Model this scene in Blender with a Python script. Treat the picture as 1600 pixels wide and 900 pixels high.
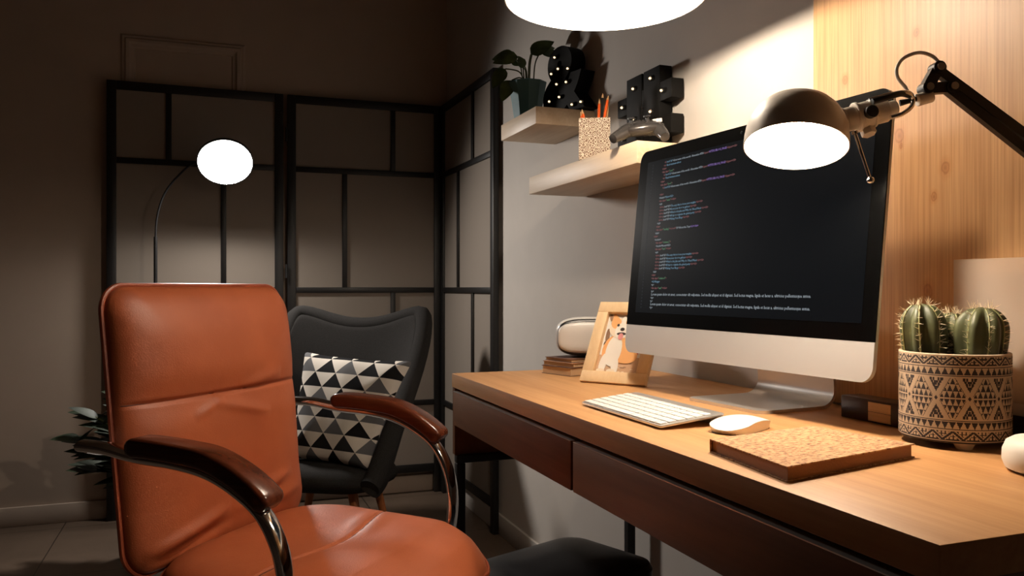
import bpy, bmesh, math, random
from mathutils import Vector, Matrix
random.seed(7)
for o in list(bpy.data.objects): bpy.data.objects.remove(o)
S = bpy.context.scene
COL = S.collection
PI = math.pi

# ------------------------------------------------------------------ camera, exposure, light levels
YAW = math.radians(20.43)
cam_d = bpy.data.cameras.new('camera'); cam = bpy.data.objects.new('camera', cam_d); COL.objects.link(cam)
cam.location = (0, 0, .956); cam.rotation_euler = (PI/2, 0, -YAW)
cam_d.sensor_width = 36; cam_d.lens = 36*1267/1600; cam_d.clip_start = .05
S.camera = cam
S.view_settings.view_transform = 'Standard'; S.view_settings.look = 'None'
S.view_settings.gamma = 1; S.view_settings.use_curve_mapping = False
S.view_settings.exposure = 0.0
w = bpy.data.worlds.new('world'); S.world = w; w.use_nodes = True
w.node_tree.nodes['Background'].inputs[0].default_value = (.05, .035, .025, 1)
w.node_tree.nodes['Background'].inputs[1].default_value = .1
PENDANT_L, PENDANT_COL = 900., (1, .84, .66)
DESK_L, DESK_COL = 450., (1, .84, .66)
FLOOR_L, FLOOR_COL = 190., (1, .93, .86)
MARQUEE_L = 2.6

# ------------------------------------------------------------------ materials
def new_mat(name):
    m = bpy.data.materials.new(name); m.use_nodes = True
    nt = m.node_tree; b = nt.nodes['Principled BSDF']
    return m, nt, b
def srgb(r, g, b):
    f = lambda c: (c/255/12.92) if c/255 <= .04045 else ((c/255+.055)/1.055)**2.4
    return (f(r), f(g), f(b), 1)
def N(nt, t, **kw):
    n = nt.nodes.new(t)
    for k, v in kw.items(): setattr(n, k, v)
    return n
def mathn(nt, op, a, b=None, c=None):
    n = N(nt, 'ShaderNodeMath', operation=op)
    for i, x in enumerate((a, b, c)):
        if x is None: continue
        if isinstance(x, (int, float)): n.inputs[i].default_value = x
        else: nt.links.new(x, n.inputs[i])
    return n.outputs[0]
def ramp(nt, fac, stops):
    r = N(nt, 'ShaderNodeValToRGB'); e = r.color_ramp.elements
    while len(e) < len(stops): e.new(.5)
    for el, (p, c) in zip(e, stops): el.position = p; el.color = c
    nt.links.new(fac, r.inputs[0]); return r.outputs[0]
def coords(nt, scale=(1, 1, 1), loc=(0, 0, 0), rot=(0, 0, 0), src='Object'):
    tc = N(nt, 'ShaderNodeTexCoord'); mp = N(nt, 'ShaderNodeMapping')
    mp.inputs['Scale'].default_value = scale; mp.inputs['Location'].default_value = loc; mp.inputs['Rotation'].default_value = rot
    nt.links.new(tc.outputs[src], mp.inputs[0]); return mp.outputs[0]
def noise(nt, vec, scale, detail=3, rough=.5, dist=0):
    n = N(nt, 'ShaderNodeTexNoise'); n.inputs['Scale'].default_value = scale; n.inputs['Detail'].default_value = detail
    n.inputs['Roughness'].default_value = rough; n.inputs['Distortion'].default_value = dist
    nt.links.new(vec, n.inputs['Vector']); return n.outputs['Fac']
def bump(nt, b, h, strength=.2, dist=.002):
    bp = N(nt, 'ShaderNodeBump'); bp.inputs['Strength'].default_value = strength; bp.inputs['Distance'].default_value = dist
    nt.links.new(h, bp.inputs['Height']); nt.links.new(bp.outputs[0], b.inputs['Normal'])
def plain(name, col, rough=.5, metal=0, spec=.5, var=.06, bscale=None, bstr=.1, coat=0):
    """solid colour with a little procedural variation and optional fine bump"""
    m, nt, b = new_mat(name)
    v = coords(nt)
    n = noise(nt, v, 9, 3)
    c0 = tuple(max(0, x*(1-var)) for x in col[:3])+(1,); c1 = tuple(min(1, x*(1+var)) for x in col[:3])+(1,)
    nt.links.new(ramp(nt, n, [(.3, c0), (.7, c1)]), b.inputs['Base Color'])
    b.inputs['Roughness'].default_value = rough; b.inputs['Metallic'].default_value = metal
    b.inputs['Specular IOR Level'].default_value = spec; b.inputs['Coat Weight'].default_value = coat
    if bscale: bump(nt, b, noise(nt, v, bscale, 2), bstr, .001)
    return m
def wood(name, dark, light, axis='y', rough=.4, scale=1., streak=1., spec=.4, knots=False, bstr=.05):
    m, nt, b = new_mat(name)
    sc = {'x': (1.2, 26, 26), 'y': (26, 1.2, 26), 'z': (26, 26, 1.2)}[axis]
    v = coords(nt, tuple(s*scale for s in sc))
    n1 = noise(nt, v, 1.0, 6, .6, .6)
    v2 = coords(nt, tuple(s*scale*5 for s in sc))
    n2 = noise(nt, v2, 1.0, 3, .6)
    mix = mathn(nt, 'ADD', mathn(nt, 'MULTIPLY', n1, .7), mathn(nt, 'MULTIPLY', n2, .3))
    col = ramp(nt, mix, [(.5-.16/streak, dark), (.5+.14/streak, light)])
    if knots:
        tc = N(nt, 'ShaderNodeTexCoord'); sp = N(nt, 'ShaderNodeSeparateXYZ'); nt.links.new(tc.outputs['Object'], sp.inputs[0])
        wob = mathn(nt, 'MULTIPLY', mathn(nt, 'SUBTRACT', noise(nt, coords(nt), 60, 2), .5), .006)
        # fine vertical pores
        fine = noise(nt, coords(nt, (260, 260, 4)), 1.0, 2, .5)
        mf = N(nt, 'ShaderNodeMixRGB', blend_type='MULTIPLY'); mf.inputs[0].default_value = .55
        nt.links.new(col, mf.inputs[1]); nt.links.new(ramp(nt, fine, [(.36, (.66, .58, .48, 1)), (.56, (1, 1, 1, 1))]), mf.inputs[2]); col = mf.outputs[0]
        for ky, kz, kr in ((1.0117, 1.2027, .011), (1.008, 1.186, .004), (.9239, 1.1386, .009), (.9448, 1.0961, .006), (.9555, .951, .010), (1.1318, 1.3217, .007), (.70, 1.31, .009), (.62, 1.0, .01), (.9774, 1.36, .006)):
            ddy = mathn(nt, 'SUBTRACT', sp.outputs[1], ky); ddz = mathn(nt, 'MULTIPLY', mathn(nt, 'SUBTRACT', sp.outputs[2], kz), .75)
            dd = mathn(nt, 'ADD', mathn(nt, 'SQRT', mathn(nt, 'ADD', mathn(nt, 'MULTIPLY', ddy, ddy), mathn(nt, 'MULTIPLY', ddz, ddz))), wob)
            rg = ramp(nt, mathn(nt, 'DIVIDE', dd, kr*2), [(.0, (.55, .40, .28, 1)), (.22, (.80, .62, .46, 1)), (.36, (.62, .45, .32, 1)), (.46, (.92, .82, .70, 1)), (.9, (1, 1, 1, 1))])
            mm = N(nt, 'ShaderNodeMixRGB', blend_type='MULTIPLY'); mm.inputs[0].default_value = .8
            nt.links.new(col, mm.inputs[1]); nt.links.new(rg, mm.inputs[2]); col = mm.outputs[0]
    nt.links.new(col, b.inputs['Base Color'])
    b.inputs['Roughness'].default_value = rough; b.inputs['Specular IOR Level'].default_value = spec
    bump(nt, b, mix, bstr, .002)
    return m
def glow(name, col, strength):
    m = bpy.data.materials.new(name); m.use_nodes = True; nt = m.node_tree
    nt.nodes.remove(nt.nodes['Principled BSDF'])
    e = N(nt, 'ShaderNodeEmission'); e.inputs[0].default_value = tuple(col[:3])+(1,); e.inputs[1].default_value = strength
    nt.links.new(e.outputs[0], nt.nodes['Material Output'].inputs[0]); return m
M = {}
M['wall'] = plain('wall paint', (.58, .53, .48), .75, spec=.2, var=.02, bscale=140, bstr=.06)
M['ceiling'] = plain('ceiling paint', (.26, .195, .145), .8, var=.02)  # out of view; darkened and warmed for its bounce light
M['darkwall'] = plain('dark brown wall paint', (.07, .042, .027), .8, var=.04)  # unseen walls, made dark brown to cut and warm the bounce
M['dimwall'] = plain('dimmed wall paint', (.46, .37, .30), .78, spec=.2, var=.02, bscale=140, bstr=.06)  # right wall's paint with the back wall's dim light put into the colour
M['trimwhite'] = plain('trim paint', (.62, .57, .52), .5, var=.03)
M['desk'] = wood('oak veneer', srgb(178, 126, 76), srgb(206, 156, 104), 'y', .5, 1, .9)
M['deskshaded'] = wood('shaded oak veneer', srgb(98, 57, 26), srgb(124, 77, 40), 'y', .45, 1, .8)  # desktop oak with the shadow on the front put into the colour
M['pine'] = wood('pine board', srgb(188, 142, 98), srgb(214, 170, 122), 'z', .45, 1.9, .6, knots=True)
M['shelf'] = wood('pale shelf wood', srgb(196, 168, 136), srgb(222, 200, 172), 'y', .5, 1, .8)
M['framewood'] = wood('pale frame wood', srgb(232, 198, 152), srgb(242, 212, 170), 'z', .5, 2, .9)
M['darkwood'] = wood('dark lacquered wood', srgb(62, 28, 16), srgb(98, 48, 28), 'x', .22, 2, .7)
M['blockwood'] = wood('dark block wood', srgb(40, 22, 14), srgb(60, 34, 20), 'y', .35, 2, .8)
M['legwood'] = wood('armchair leg wood', srgb(150, 86, 46), srgb(186, 118, 70), 'z', .4, 2)
M['blackmetal'] = plain('black metal', (.012, .012, .013), .42)
M['blackplastic'] = plain('black plastic', (.018, .018, .019), .38, bscale=300, bstr=.06)
M['blackwood'] = plain('black lacquer screen wood', (.008, .007, .007), .45)
M['signblack'] = plain('matt black board', (.005, .0045, .004), .7, spec=.15)
M['chrome'] = plain('chrome', (.75, .74, .73), .09, metal=1, var=.01)
M['steel'] = plain('brushed steel', (.5, .48, .46), .28, metal=1, var=.03)
M['alu'] = plain('brushed aluminium', (.70, .68, .65), .34, metal=.85, var=.01)
M['aluchin'] = plain('satin aluminium', (.60, .585, .56), .42, metal=.35, var=.01)
M['bezel'] = plain('glossy black bezel', (.0008, .0008, .0008), .22, spec=.10, var=0)
M['lampmetal'] = plain('beige lamp enamel', (.80, .73, .64), .42, var=.02)
M['lampinner'] = plain('white enamel', (.85, .83, .8), .5, var=.01)
M['white'] = plain('white plastic', (.80, .78, .75), .35, var=.01)
M['keywhite'] = plain('white key caps', (.82, .80, .77), .45, var=.01)
M['cream'] = plain('cream plastic', (.72, .67, .58), .5, var=.02)
M['teal'] = plain('teal ceramic', srgb(84, 128, 136), .45, var=.08)
M['soil'] = plain('potting soil', (.03, .02, .013), .95, var=.5, bscale=80, bstr=.8)
M['orangepencil'] = plain('orange pencil', srgb(232, 96, 40), .4, var=.04)
M['graphite'] = plain('black pencil', (.015, .015, .015), .4)
M['pencilwood'] = plain('sharpened pencil wood', srgb(214, 168, 120), .7)
M['paper'] = plain('page edges', srgb(205, 172, 134), .85, var=.08, bscale=400, bstr=.3)
M['brownpages'] = plain('brown page edges', srgb(150, 106, 74), .85, var=.1, bscale=400, bstr=.4)
M['kraft'] = plain('kraft book cover', srgb(150, 112, 84), .8, var=.08)
M['brownbook'] = plain('brown book cover', srgb(92, 60, 44), .7, var=.1)
M['gamepad'] = plain('silver gamepad plastic', (.06, .055, .053), .2, metal=.5, var=.02)
M['tanblock'] = wood('light wood block', srgb(200, 160, 112), srgb(220, 184, 138), 'y', .5, 2)
M['glowpendant'] = glow('pendant bulb', PENDANT_COL, PENDANT_L)
M['glowdesk'] = glow('desk lamp bulb', DESK_COL, DESK_L)
M['glowfloor'] = glow('floor lamp disc', FLOOR_COL, FLOOR_L)
M['glowmarquee'] = glow('marquee bulb', (1, .72, .40), MARQUEE_L)
def leather():
    m, nt, b = new_mat('tan leather'); v = coords(nt)
    n = noise(nt, v, 7, 4)
    nt.links.new(ramp(nt, n, [(.25, srgb(154, 78, 45)), (.75, srgb(172, 91, 54))]), b.inputs['Base Color'])
    b.inputs['Roughness'].default_value = .47; b.inputs['Specular IOR Level'].default_value = .36
    vo = N(nt, 'ShaderNodeTexVoronoi'); vo.inputs['Scale'].default_value = 420; nt.links.new(v, vo.inputs['Vector'])
    h = mathn(nt, 'ADD', mathn(nt, 'MULTIPLY', vo.outputs['Distance'], .25), noise(nt, v, 28, 4))
    bump(nt, b, h, .16, .004); return m
M['leather'] = leather()
M['seam'] = plain('dark stitching', srgb(84, 38, 20), .7)
M['piping'] = plain('leather piping', srgb(150, 72, 44), .4, var=.08)
def fabric(name, col, sc=520):
    m, nt, b = new_mat(name); v = coords(nt)
    n = noise(nt, v, sc, 2)
    nt.links.new(ramp(nt, n, [(.3, tuple(c*.7 for c in col[:3])+(1,)), (.7, tuple(c*1.3 for c in col[:3])+(1,))]), b.inputs['Base Color'])
    b.inputs['Roughness'].default_value = .95; b.inputs['Specular IOR Level'].default_value = .1
    bump(nt, b, n, .5, .002); return m
M['greyfabric'] = fabric('charcoal upholstery', (.026, .0245, .0235, 1))
def leafmat(name, a, c):
    m, nt, b = new_mat(name); v = coords(nt)
    nt.links.new(ramp(nt, noise(nt, v, 22, 3), [(.3, a), (.7, c)]), b.inputs['Base Color'])
    b.inputs['Roughness'].default_value = .55
    return m
M['leaf'] = leafmat('pothos leaf', srgb(40, 62, 34), srgb(82, 104, 58))
M['stem'] = leafmat('plant stem', srgb(62, 66, 34), srgb(96, 98, 56))
M['darkleaf'] = leafmat('dark green leaf', srgb(16, 28, 13), srgb(32, 48, 24))
M['cactus'] = leafmat('cactus skin', srgb(54, 58, 34), srgb(88, 90, 54))
M['spine'] = plain('cactus spines', srgb(226, 206, 170), .5)
M['rib'] = plain('cactus rib edge', srgb(150, 150, 100), .6)
M['potlight'] = plain('pale carved clay', srgb(178, 156, 130), .8, var=.14, bscale=120, bstr=.2)
M['potdark'] = plain('dark clay ground', srgb(34, 25, 24), .8, var=.15)
def tile():
    m, nt, b = new_mat('floor tile')
    br = N(nt, 'ShaderNodeTexBrick'); br.offset = 0; br.squash = 1
    v = coords(nt, loc=(.55, -3.05, 0)); nt.links.new(v, br.inputs['Vector'])
    br.inputs['Scale'].default_value = 1; br.inputs['Brick Width'].default_value = .6; br.inputs['Row Height'].default_value = .6
    br.inputs['Mortar Size'].default_value = .0022; br.inputs['Mortar Smooth'].default_value = .2
    n = noise(nt, coords(nt), 3.5, 5, .6)
    c = ramp(nt, n, [(.3, srgb(84, 70, 58)), (.7, srgb(100, 84, 71))])
    nt.links.new(c, br.inputs['Color1']); nt.links.new(c, br.inputs['Color2']); br.inputs['Mortar'].default_value = srgb(40, 32, 26)
    nt.links.new(br.outputs['Color'], b.inputs['Base Color']); b.inputs['Roughness'].default_value = .42
    return m
M['tile'] = tile()
def screenpaper():
    m, nt, b = new_mat('translucent screen paper'); v = coords(nt)
    b.inputs['Base Color'].default_value = (.45, .385, .325, 1); b.inputs['Roughness'].default_value = .8
    t = N(nt, 'ShaderNodeBsdfTranslucent'); t.inputs[0].default_value = (.55, .48, .41, 1)
    mx = N(nt, 'ShaderNodeMixShader'); mx.inputs[0].default_value = .4
    nt.links.new(b.outputs[0], mx.inputs[1]); nt.links.new(t.outputs[0], mx.inputs[2])
    bump(nt, b, noise(nt, v, 300, 2), .1, .001)
    nt.links.new(mx.outputs[0], nt.nodes['Material Output'].inputs[0]); return m
M['screenpaper'] = screenpaper()
def display():
    m, nt, b = new_mat('dark display'); v = coords(nt)
    b.inputs['Base Color'].default_value = (.0004, .0005, .0006, 1); b.inputs['Roughness'].default_value = .3
    b.inputs['Specular IOR Level'].default_value = .05
    b.inputs['Emission Color'].default_value = (.40, .50, .66, 1); b.inputs['Emission Strength'].default_value = .007
    return m
M['display'] = display()
TXT = {'w': (.62, .70, .76), 'b': (.30, .52, .70), 'g': (.28, .62, .34), 'r': (.62, .26, .26), 'p': (.42, .26, .72), 'n': (.18, .19, .21)}
for k, c in TXT.items(): M['txt'+k] = glow('screen text '+k, c, {'w': .62, 'b': .62, 'p': .75, 'n': .3}.get(k, .5))
def cork():
    m, nt, b = new_mat('cork cover'); v = coords(nt)
    n1 = noise(nt, coords(nt, (1, 2.2, 1)), 130, 4, .7); n2 = noise(nt, v, 420, 2)
    c = ramp(nt, n1, [(.36, srgb(92, 52, 34)), (.46, srgb(168, 120, 80)), (.54, srgb(196, 152, 108)), (.75, srgb(208, 168, 124))])
    nt.links.new(c, b.inputs['Base Color']); b.inputs['Roughness'].default_value = .8; bump(nt, b, n2, .3, .001); return m
M['cork'] = cork()
def curls():
    m, nt, b = new_mat('curl printed card'); v = coords(nt, (1, 1, 1))
    vo = N(nt, 'ShaderNodeTexVoronoi'); vo.inputs['Scale'].default_value = 95; nt.links.new(v, vo.inputs['Vector'])
    vo.inputs['Randomness'].default_value = .6
    s = mathn(nt, 'SINE', mathn(nt, 'MULTIPLY', vo.outputs['Distance'], 19))
    nt.links.new(ramp(nt, s, [(.22, srgb(112, 82, 58)), (.55, srgb(222, 208, 186))]), b.inputs['Base Color'])
    b.inputs['Roughness'].default_value = .6; return m
M['curls'] = curls()
def tri_fabric():
    m, nt, b = new_mat('triangle print cloth')
    uv = N(nt, 'ShaderNodeTexCoord').outputs['UV']
    sp = N(nt, 'ShaderNodeSeparateXYZ'); nt.links.new(uv, sp.inputs[0])
    vy = mathn(nt, 'MULTIPLY', sp.outputs[1], 7.5); row = mathn(nt, 'FLOOR', vy); fy = mathn(nt, 'FRACT', vy)
    ux = mathn(nt, 'ADD', mathn(nt, 'MULTIPLY', sp.outputs[0], 4.6), mathn(nt, 'MULTIPLY', row, .5))
    cx = mathn(nt, 'FLOOR', ux); fx = mathn(nt, 'FRACT', ux)
    tri = mathn(nt, 'LESS_THAN', mathn(nt, 'MULTIPLY', mathn(nt, 'ABSOLUTE', mathn(nt, 'SUBTRACT', fx, .5)), 2.0), mathn(nt, 'SUBTRACT', 1.0, fy))
    cb = N(nt, 'ShaderNodeCombineXYZ'); nt.links.new(cx, cb.inputs[0]); nt.links.new(row, cb.inputs[1])
    wn = N(nt, 'ShaderNodeTexWhiteNoise', noise_dimensions='2D'); nt.links.new(cb.outputs[0], wn.inputs['Vector'])
    dark = ramp(nt, wn.outputs['Value'], [(.0, (.008, .008, .009, 1)), (.62, (.012, .012, .013, 1)), (.68, (.13, .13, .135, 1))])
    mx = N(nt, 'ShaderNodeMixRGB'); nt.links.new(tri, mx.inputs[0]); mx.inputs[1].default_value = (.74, .68, .60, 1); nt.links.new(dark, mx.inputs[2])
    nt.links.new(mx.outputs[0], b.inputs['Base Color']); b.inputs['Roughness'].default_value = .9; b.inputs['Specular IOR Level'].default_value = .1
    bump(nt, b, noise(nt, coords(nt), 400, 2), .3, .001); return m
M['tri'] = tri_fabric()
def acrylic():
    m, nt, b = new_mat('frosted clear acrylic'); v = coords(nt)
    b.inputs['Base Color'].default_value = (.80, .70, .60, 1); b.inputs['Roughness'].default_value = .3
    tl = N(nt, 'ShaderNodeBsdfTranslucent'); tl.inputs[0].default_value = (.85, .76, .66, 1)
    tr = N(nt, 'ShaderNodeBsdfTransparent'); tr.inputs[0].default_value = (.97, .94, .90, 1)
    m1 = N(nt, 'ShaderNodeMixShader'); m1.inputs[0].default_value = .4; nt.links.new(b.outputs[0], m1.inputs[1]); nt.links.new(tl.outputs[0], m1.inputs[2])
    m2 = N(nt, 'ShaderNodeMixShader'); nt.links.new(m1.outputs[0], m2.inputs[1]); nt.links.new(tr.outputs[0], m2.inputs[2])
    mr = N(nt, 'ShaderNodeMapRange'); mr.inputs[3].default_value = .42; mr.inputs[4].default_value = .58
    nt.links.new(noise(nt, v, 9, 2), mr.inputs[0]); nt.links.new(mr.outputs[0], m2.inputs[0])
    nt.links.new(m2.outputs[0], nt.nodes['Material Output'].inputs[0]); return m
M['acrylic'] = acrylic()

# ------------------------------------------------------------------ mesh builder
def V(*a): return Vector(a)
def frame_of(d):
    d = d.normalized(); a = V(0, 0, 1) if abs(d.z) < .95 else V(1, 0, 0)
    x = d.cross(a).normalized(); return x, x.cross(d).normalized() if False else d.cross(x).normalized()
class MB:
    def __init__(s): s.v = []; s.f = []; s.m = []; s.mi = 0; s.uv = None
    def add(s, vs, fs):
        o = len(s.v); s.v += [tuple(p) for p in vs]; s.f += [tuple(i+o for i in f) for f in fs]; s.m += [s.mi]*len(fs); return s
    def box(s, a, b, bev=0, mat=None, seg=2):
        bm = bmesh.new(); bmesh.ops.create_cube(bm, size=1)
        for v in bm.verts: v.co = V(*[(a[i]+b[i])/2+v.co[i]*(b[i]-a[i]) for i in range(3)])
        if bev: bmesh.ops.bevel(bm, geom=list(bm.edges), offset=bev, segments=seg, profile=.5, affect='EDGES')
        return s.bm(bm, mat)
    def bm(s, bm, mat=None):
        bm.verts.index_update()
        vs = [(mat @ v.co if mat else v.co.copy()) for v in bm.verts]
        fs = [tuple(v.index for v in f.verts) for f in bm.faces]; bm.free(); return s.add(vs, fs)
    def tube(s, pts, r, seg=10, cap=True, flat=1.0, up=None):
        """tube through pts; r a number or a list; flat squashes across 'up'"""
        pts = [Vector(p) for p in pts]; n = len(pts); rs = r if isinstance(r, (list, tuple)) else [r]*n
        vs = []; fs = []; x = None
        for i, p in enumerate(pts):
            d = (pts[min(i+1, n-1)]-pts[max(i-1, 0)]).normalized()
            if up is not None: x = d.cross(Vector(up)).normalized()
            elif x is None: x = frame_of(d)[0]
            else: x = (x-d*x.dot(d)).normalized()
            y = d.cross(x)
            for k in range(seg):
                a = 2*PI*k/seg; vs.append(p+x*math.cos(a)*rs[i]+y*math.sin(a)*rs[i]*flat)
        for i in range(n-1):
            for k in range(seg):
                k2 = (k+1) % seg; fs.append((i*seg+k, i*seg+k2, (i+1)*seg+k2, (i+1)*seg+k))
        if cap: fs.append(tuple(range(seg))[::-1]); fs.append(tuple((n-1)*seg+k for k in range(seg)))
        return s.add(vs, fs)
    def lathe(s, prof, seg=40, mat=None, closed=False):
        vs = []; fs = []
        n = len(prof)
        for (r, z) in prof:
            for k in range(seg):
                a = 2*PI*k/seg; p = V(max(r, 1e-5)*math.cos(a), max(r, 1e-5)*math.sin(a), z); vs.append(mat @ p if mat else p)
        for i in range(n-1 if not closed else n):
            j = (i+1) % n
            for k in range(seg):
                k2 = (k+1) % seg; fs.append((i*seg+k, i*seg+k2, j*seg+k2, j*seg+k))
        return s.add(vs, fs)
    def prism(s, pts, z0, z1, mat=None, bev=0):
        bm = bmesh.new(); b = [bm.verts.new((x, y, z0)) for x, y in pts]; f = bm.faces.new(b)
        r = bmesh.ops.extrude_face_region(bm, geom=[f]); top = [e for e in r['geom'] if isinstance(e, bmesh.types.BMVert)]
        for v in top: v.co.z = z1
        bmesh.ops.recalc_face_normals(bm, faces=bm.faces)
        if bev:
            ed = [e for e in bm.edges if abs(e.verts[0].co.z-e.verts[1].co.z) < 1e-7]
            bmesh.ops.bevel(bm, geom=ed, offset=bev, segments=2, profile=.5, affect='EDGES')
        return s.bm(bm, mat)
    def sphere(s, c, r, seg=16, sc=(1, 1, 1), mat=None):
        bm = bmesh.new(); bmesh.ops.create_uvsphere(bm, u_segments=seg, v_segments=max(6, seg//2), radius=r)
        m = Matrix.Translation(Vector(c)) @ (mat or Matrix.Identity(4)) @ Matrix.Diagonal((*sc, 1)); return s.bm(bm, m)
    def grid(s, fn, nu, nv, uv=False):
        vs = [fn(i/nu, j/nv) for j in range(nv+1) for i in range(nu+1)]
        fs = [(j*(nu+1)+i, j*(nu+1)+i+1, (j+1)*(nu+1)+i+1, (j+1)*(nu+1)+i) for j in range(nv) for i in range(nu)]
        return s.add(vs, fs)
    def cyl(s, a, b, r, seg=20, bev=.0):
        a = Vector(a); b = Vector(b); d = (b-a).normalized()
        if bev: return s.tube([a, a+d*1e-5, a+d*bev, b-d*bev, b-d*1e-5, b], [r-bev, r-bev*.9, r, r, r-bev*.9, r-bev], seg)
        return s.tube([a, b], r, seg)
    def build(s, name, mats, parent=None, smooth=True, angle=40, sub=0, solid=0, weld=0):
        me = bpy.data.meshes.new(name); me.from_pydata(s.v, [], s.f)
        if not isinstance(mats, (list, tuple)): mats = [mats]
        for m in mats: me.materials.append(m)
        for p, i in zip(me.polygons, s.m): p.material_index = i
        bm = bmesh.new(); bm.from_mesh(me)
        if weld: bmesh.ops.remove_doubles(bm, verts=bm.verts, dist=weld)
        bmesh.ops.recalc_face_normals(bm, faces=bm.faces)
        if smooth:
            for f in bm.faces: f.smooth = True
            ca = math.radians(angle)
            for e in bm.edges:
                if len(e.link_faces) == 2 and e.calc_face_angle(0) > ca: e.smooth = False
        bm.to_mesh(me); bm.free()
        o = bpy.data.objects.new(name, me); COL.objects.link(o)
        if parent: o.parent = parent
        if solid: md = o.modifiers.new('solid', 'SOLIDIFY'); md.thickness = solid; md.offset = 0
        if sub: md = o.modifiers.new('sub', 'SUBSURF'); md.levels = sub; md.render_levels = sub
        return o
def props(o, label, cat, group=None, kind=None):
    if label: o['label'] = label
    if cat: o['category'] = cat
    if group: o['group'] = group
    if kind: o['kind'] = kind
    return o
def thing(name, label, cat, loc=(0, 0, 0), rz=0, group=None):
    o = bpy.data.objects.new(name, None); COL.objects.link(o); o.location = loc; o.rotation_euler = (0, 0, rz); o.empty_display_size = .05
    return props(o, label, cat, group)
def struct(o): o['kind'] = 'structure'; return o
def catmull(P, n=8):
    P = [Vector(p) for p in P]; out = []
    for i in range(len(P)-1):
        p0 = P[max(i-1, 0)]; p1 = P[i]; p2 = P[i+1]; p3 = P[min(i+2, len(P)-1)]
        for k in range(n):
            t = k/n; out.append(.5*((2*p1)+(p2-p0)*t+(2*p0-5*p1+4*p2-p3)*t*t+(3*p1-p0-3*p2+p3)*t**3))
    out.append(P[-1]); return out
def lerp(x, xs, ys):
    if x <= xs[0]: return ys[0]
    for i in range(len(xs)-1):
        if x <= xs[i+1]:
            t = (x-xs[i])/(xs[i+1]-xs[i]); t = t*t*(3-2*t) if False else t; return ys[i]+(ys[i+1]-ys[i])*t
    return ys[-1]
def smooth01(t): t = min(1, max(0, t)); return t*t*(3-2*t)
def rrect(hw, hh, r, n=6):
    pts = []
    for cx, cy, a0 in ((hw-r, hh-r, 0), (-hw+r, hh-r, 90), (-hw+r, -hh+r, 180), (hw-r, -hh+r, 270)):
        for k in range(n+1):
            a = math.radians(a0+90*k/n); pts.append((cx+r*math.cos(a), cy+r*math.sin(a)))
    return pts
def rr_map(s, t, hw, hh, r):
    """square (-1..1)^2 to a rounded rectangle, ring by ring"""
    m = max(abs(s), abs(t))
    if m < 1e-9: return 0, 0, 0
    x, y = s/m*hw, t/m*hh
    ax, ay = abs(x), abs(y)
    if ax > hw-r and ay > hh-r:
        cx, cy = hw-r, hh-r
        # ray from origin along (x,y) meets the corner arc
        L = math.hypot(ax, ay); dx, dy = ax/L, ay/L
        b = dx*cx+dy*cy; c = cx*cx+cy*cy-r*r; k = b+math.sqrt(max(0, b*b-c)); x, y = math.copysign(dx*k, x), math.copysign(dy*k, y)
    return x*m, y*m, m
def pillow(hw, hh, r, front, back, n=40, p=2.5, fn=None, bn=None):
    """closed padded panel in its own xy plane, z = thickness; fn(x,y,z,m) moves points to 3D"""
    mb = MB()
    for side, T in ((1, front), (-1, back)):
        vs = []; fs = []
        for j in range(n+1):
            for i in range(n+1):
                x, y, m = rr_map(2*i/n-1, 2*j/n-1, hw, hh, r)
                z = side*T*(max(0, 1-m**p))**.5
                vs.append(fn(x, y, z, m, side) if fn else (x, y, z))
        for j in range(n):
            for i in range(n):
                q = (j*(n+1)+i, j*(n+1)+i+1, (j+1)*(n+1)+i+1, (j+1)*(n+1)+i); fs.append(q if side > 0 else q[::-1])
        mb.add(vs, fs)
    return mb
def text_mesh(mb, s, size, mat, sx=1., extrude=0, align='LEFT', offset=0, res=2):
    cu = bpy.data.curves.new('t', 'FONT'); cu.body = s; cu.size = size; cu.extrude = extrude; cu.align_x = align; cu.offset = offset; cu.resolution_u = res
    o = bpy.data.objects.new('t', cu); COL.objects.link(o)
    dg = bpy.context.evaluated_depsgraph_get(); me = bpy.data.meshes.new_from_object(o.evaluated_get(dg))
    sc = Matrix.Diagonal((sx, 1, 1, 1)); vs = [mat @ sc @ v.co for v in me.vertices]; fs = [tuple(p.vertices) for p in me.polygons]
    wd = (max([v.co.x for v in me.vertices])*sx) if me.vertices else 0
    mb.add(vs, fs); bpy.data.objects.remove(o); bpy.data.curves.remove(cu); bpy.data.meshes.remove(me)
    return wd

# ------------------------------------------------------------------ the room
XW, YB, XL, YF, ZC = 1.062, 3.745, -2.6, -1.6, 2.75
struct(MB().box((XL-.1, YF-.1, -.1), (XW+.1, YB+.1, 0)).build('floor', M['tile'], smooth=False))
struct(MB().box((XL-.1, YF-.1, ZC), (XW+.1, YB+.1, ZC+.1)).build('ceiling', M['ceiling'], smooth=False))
struct(MB().box((XW, YF-.1, 0), (XW+.1, YB+.1, ZC)).build('wall_right', M['wall'], smooth=False))
struct(MB().box((XL-.1, YB, 0), (XW, YB+.1, ZC)).build('wall_back', M['dimwall'], smooth=False))
struct(MB().box((XL-.1, YF-.1, 0), (XL, YB, ZC)).build('wall_left', M['darkwall'], smooth=False))
struct(MB().box((XL, YF-.1, 0), (XW, YF, ZC)).build('wall_front', M['darkwall'], smooth=False))
struct(MB().box((XL, YB-.012, 0), (XW-.012, YB, .078), .003).build('baseboard_back', M['dimwall']))
struct(MB().box((XW-.012, YF, 0), (XW, YB-.012, .078), .003).build('baseboard_right', M['trimwhite']))
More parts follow.
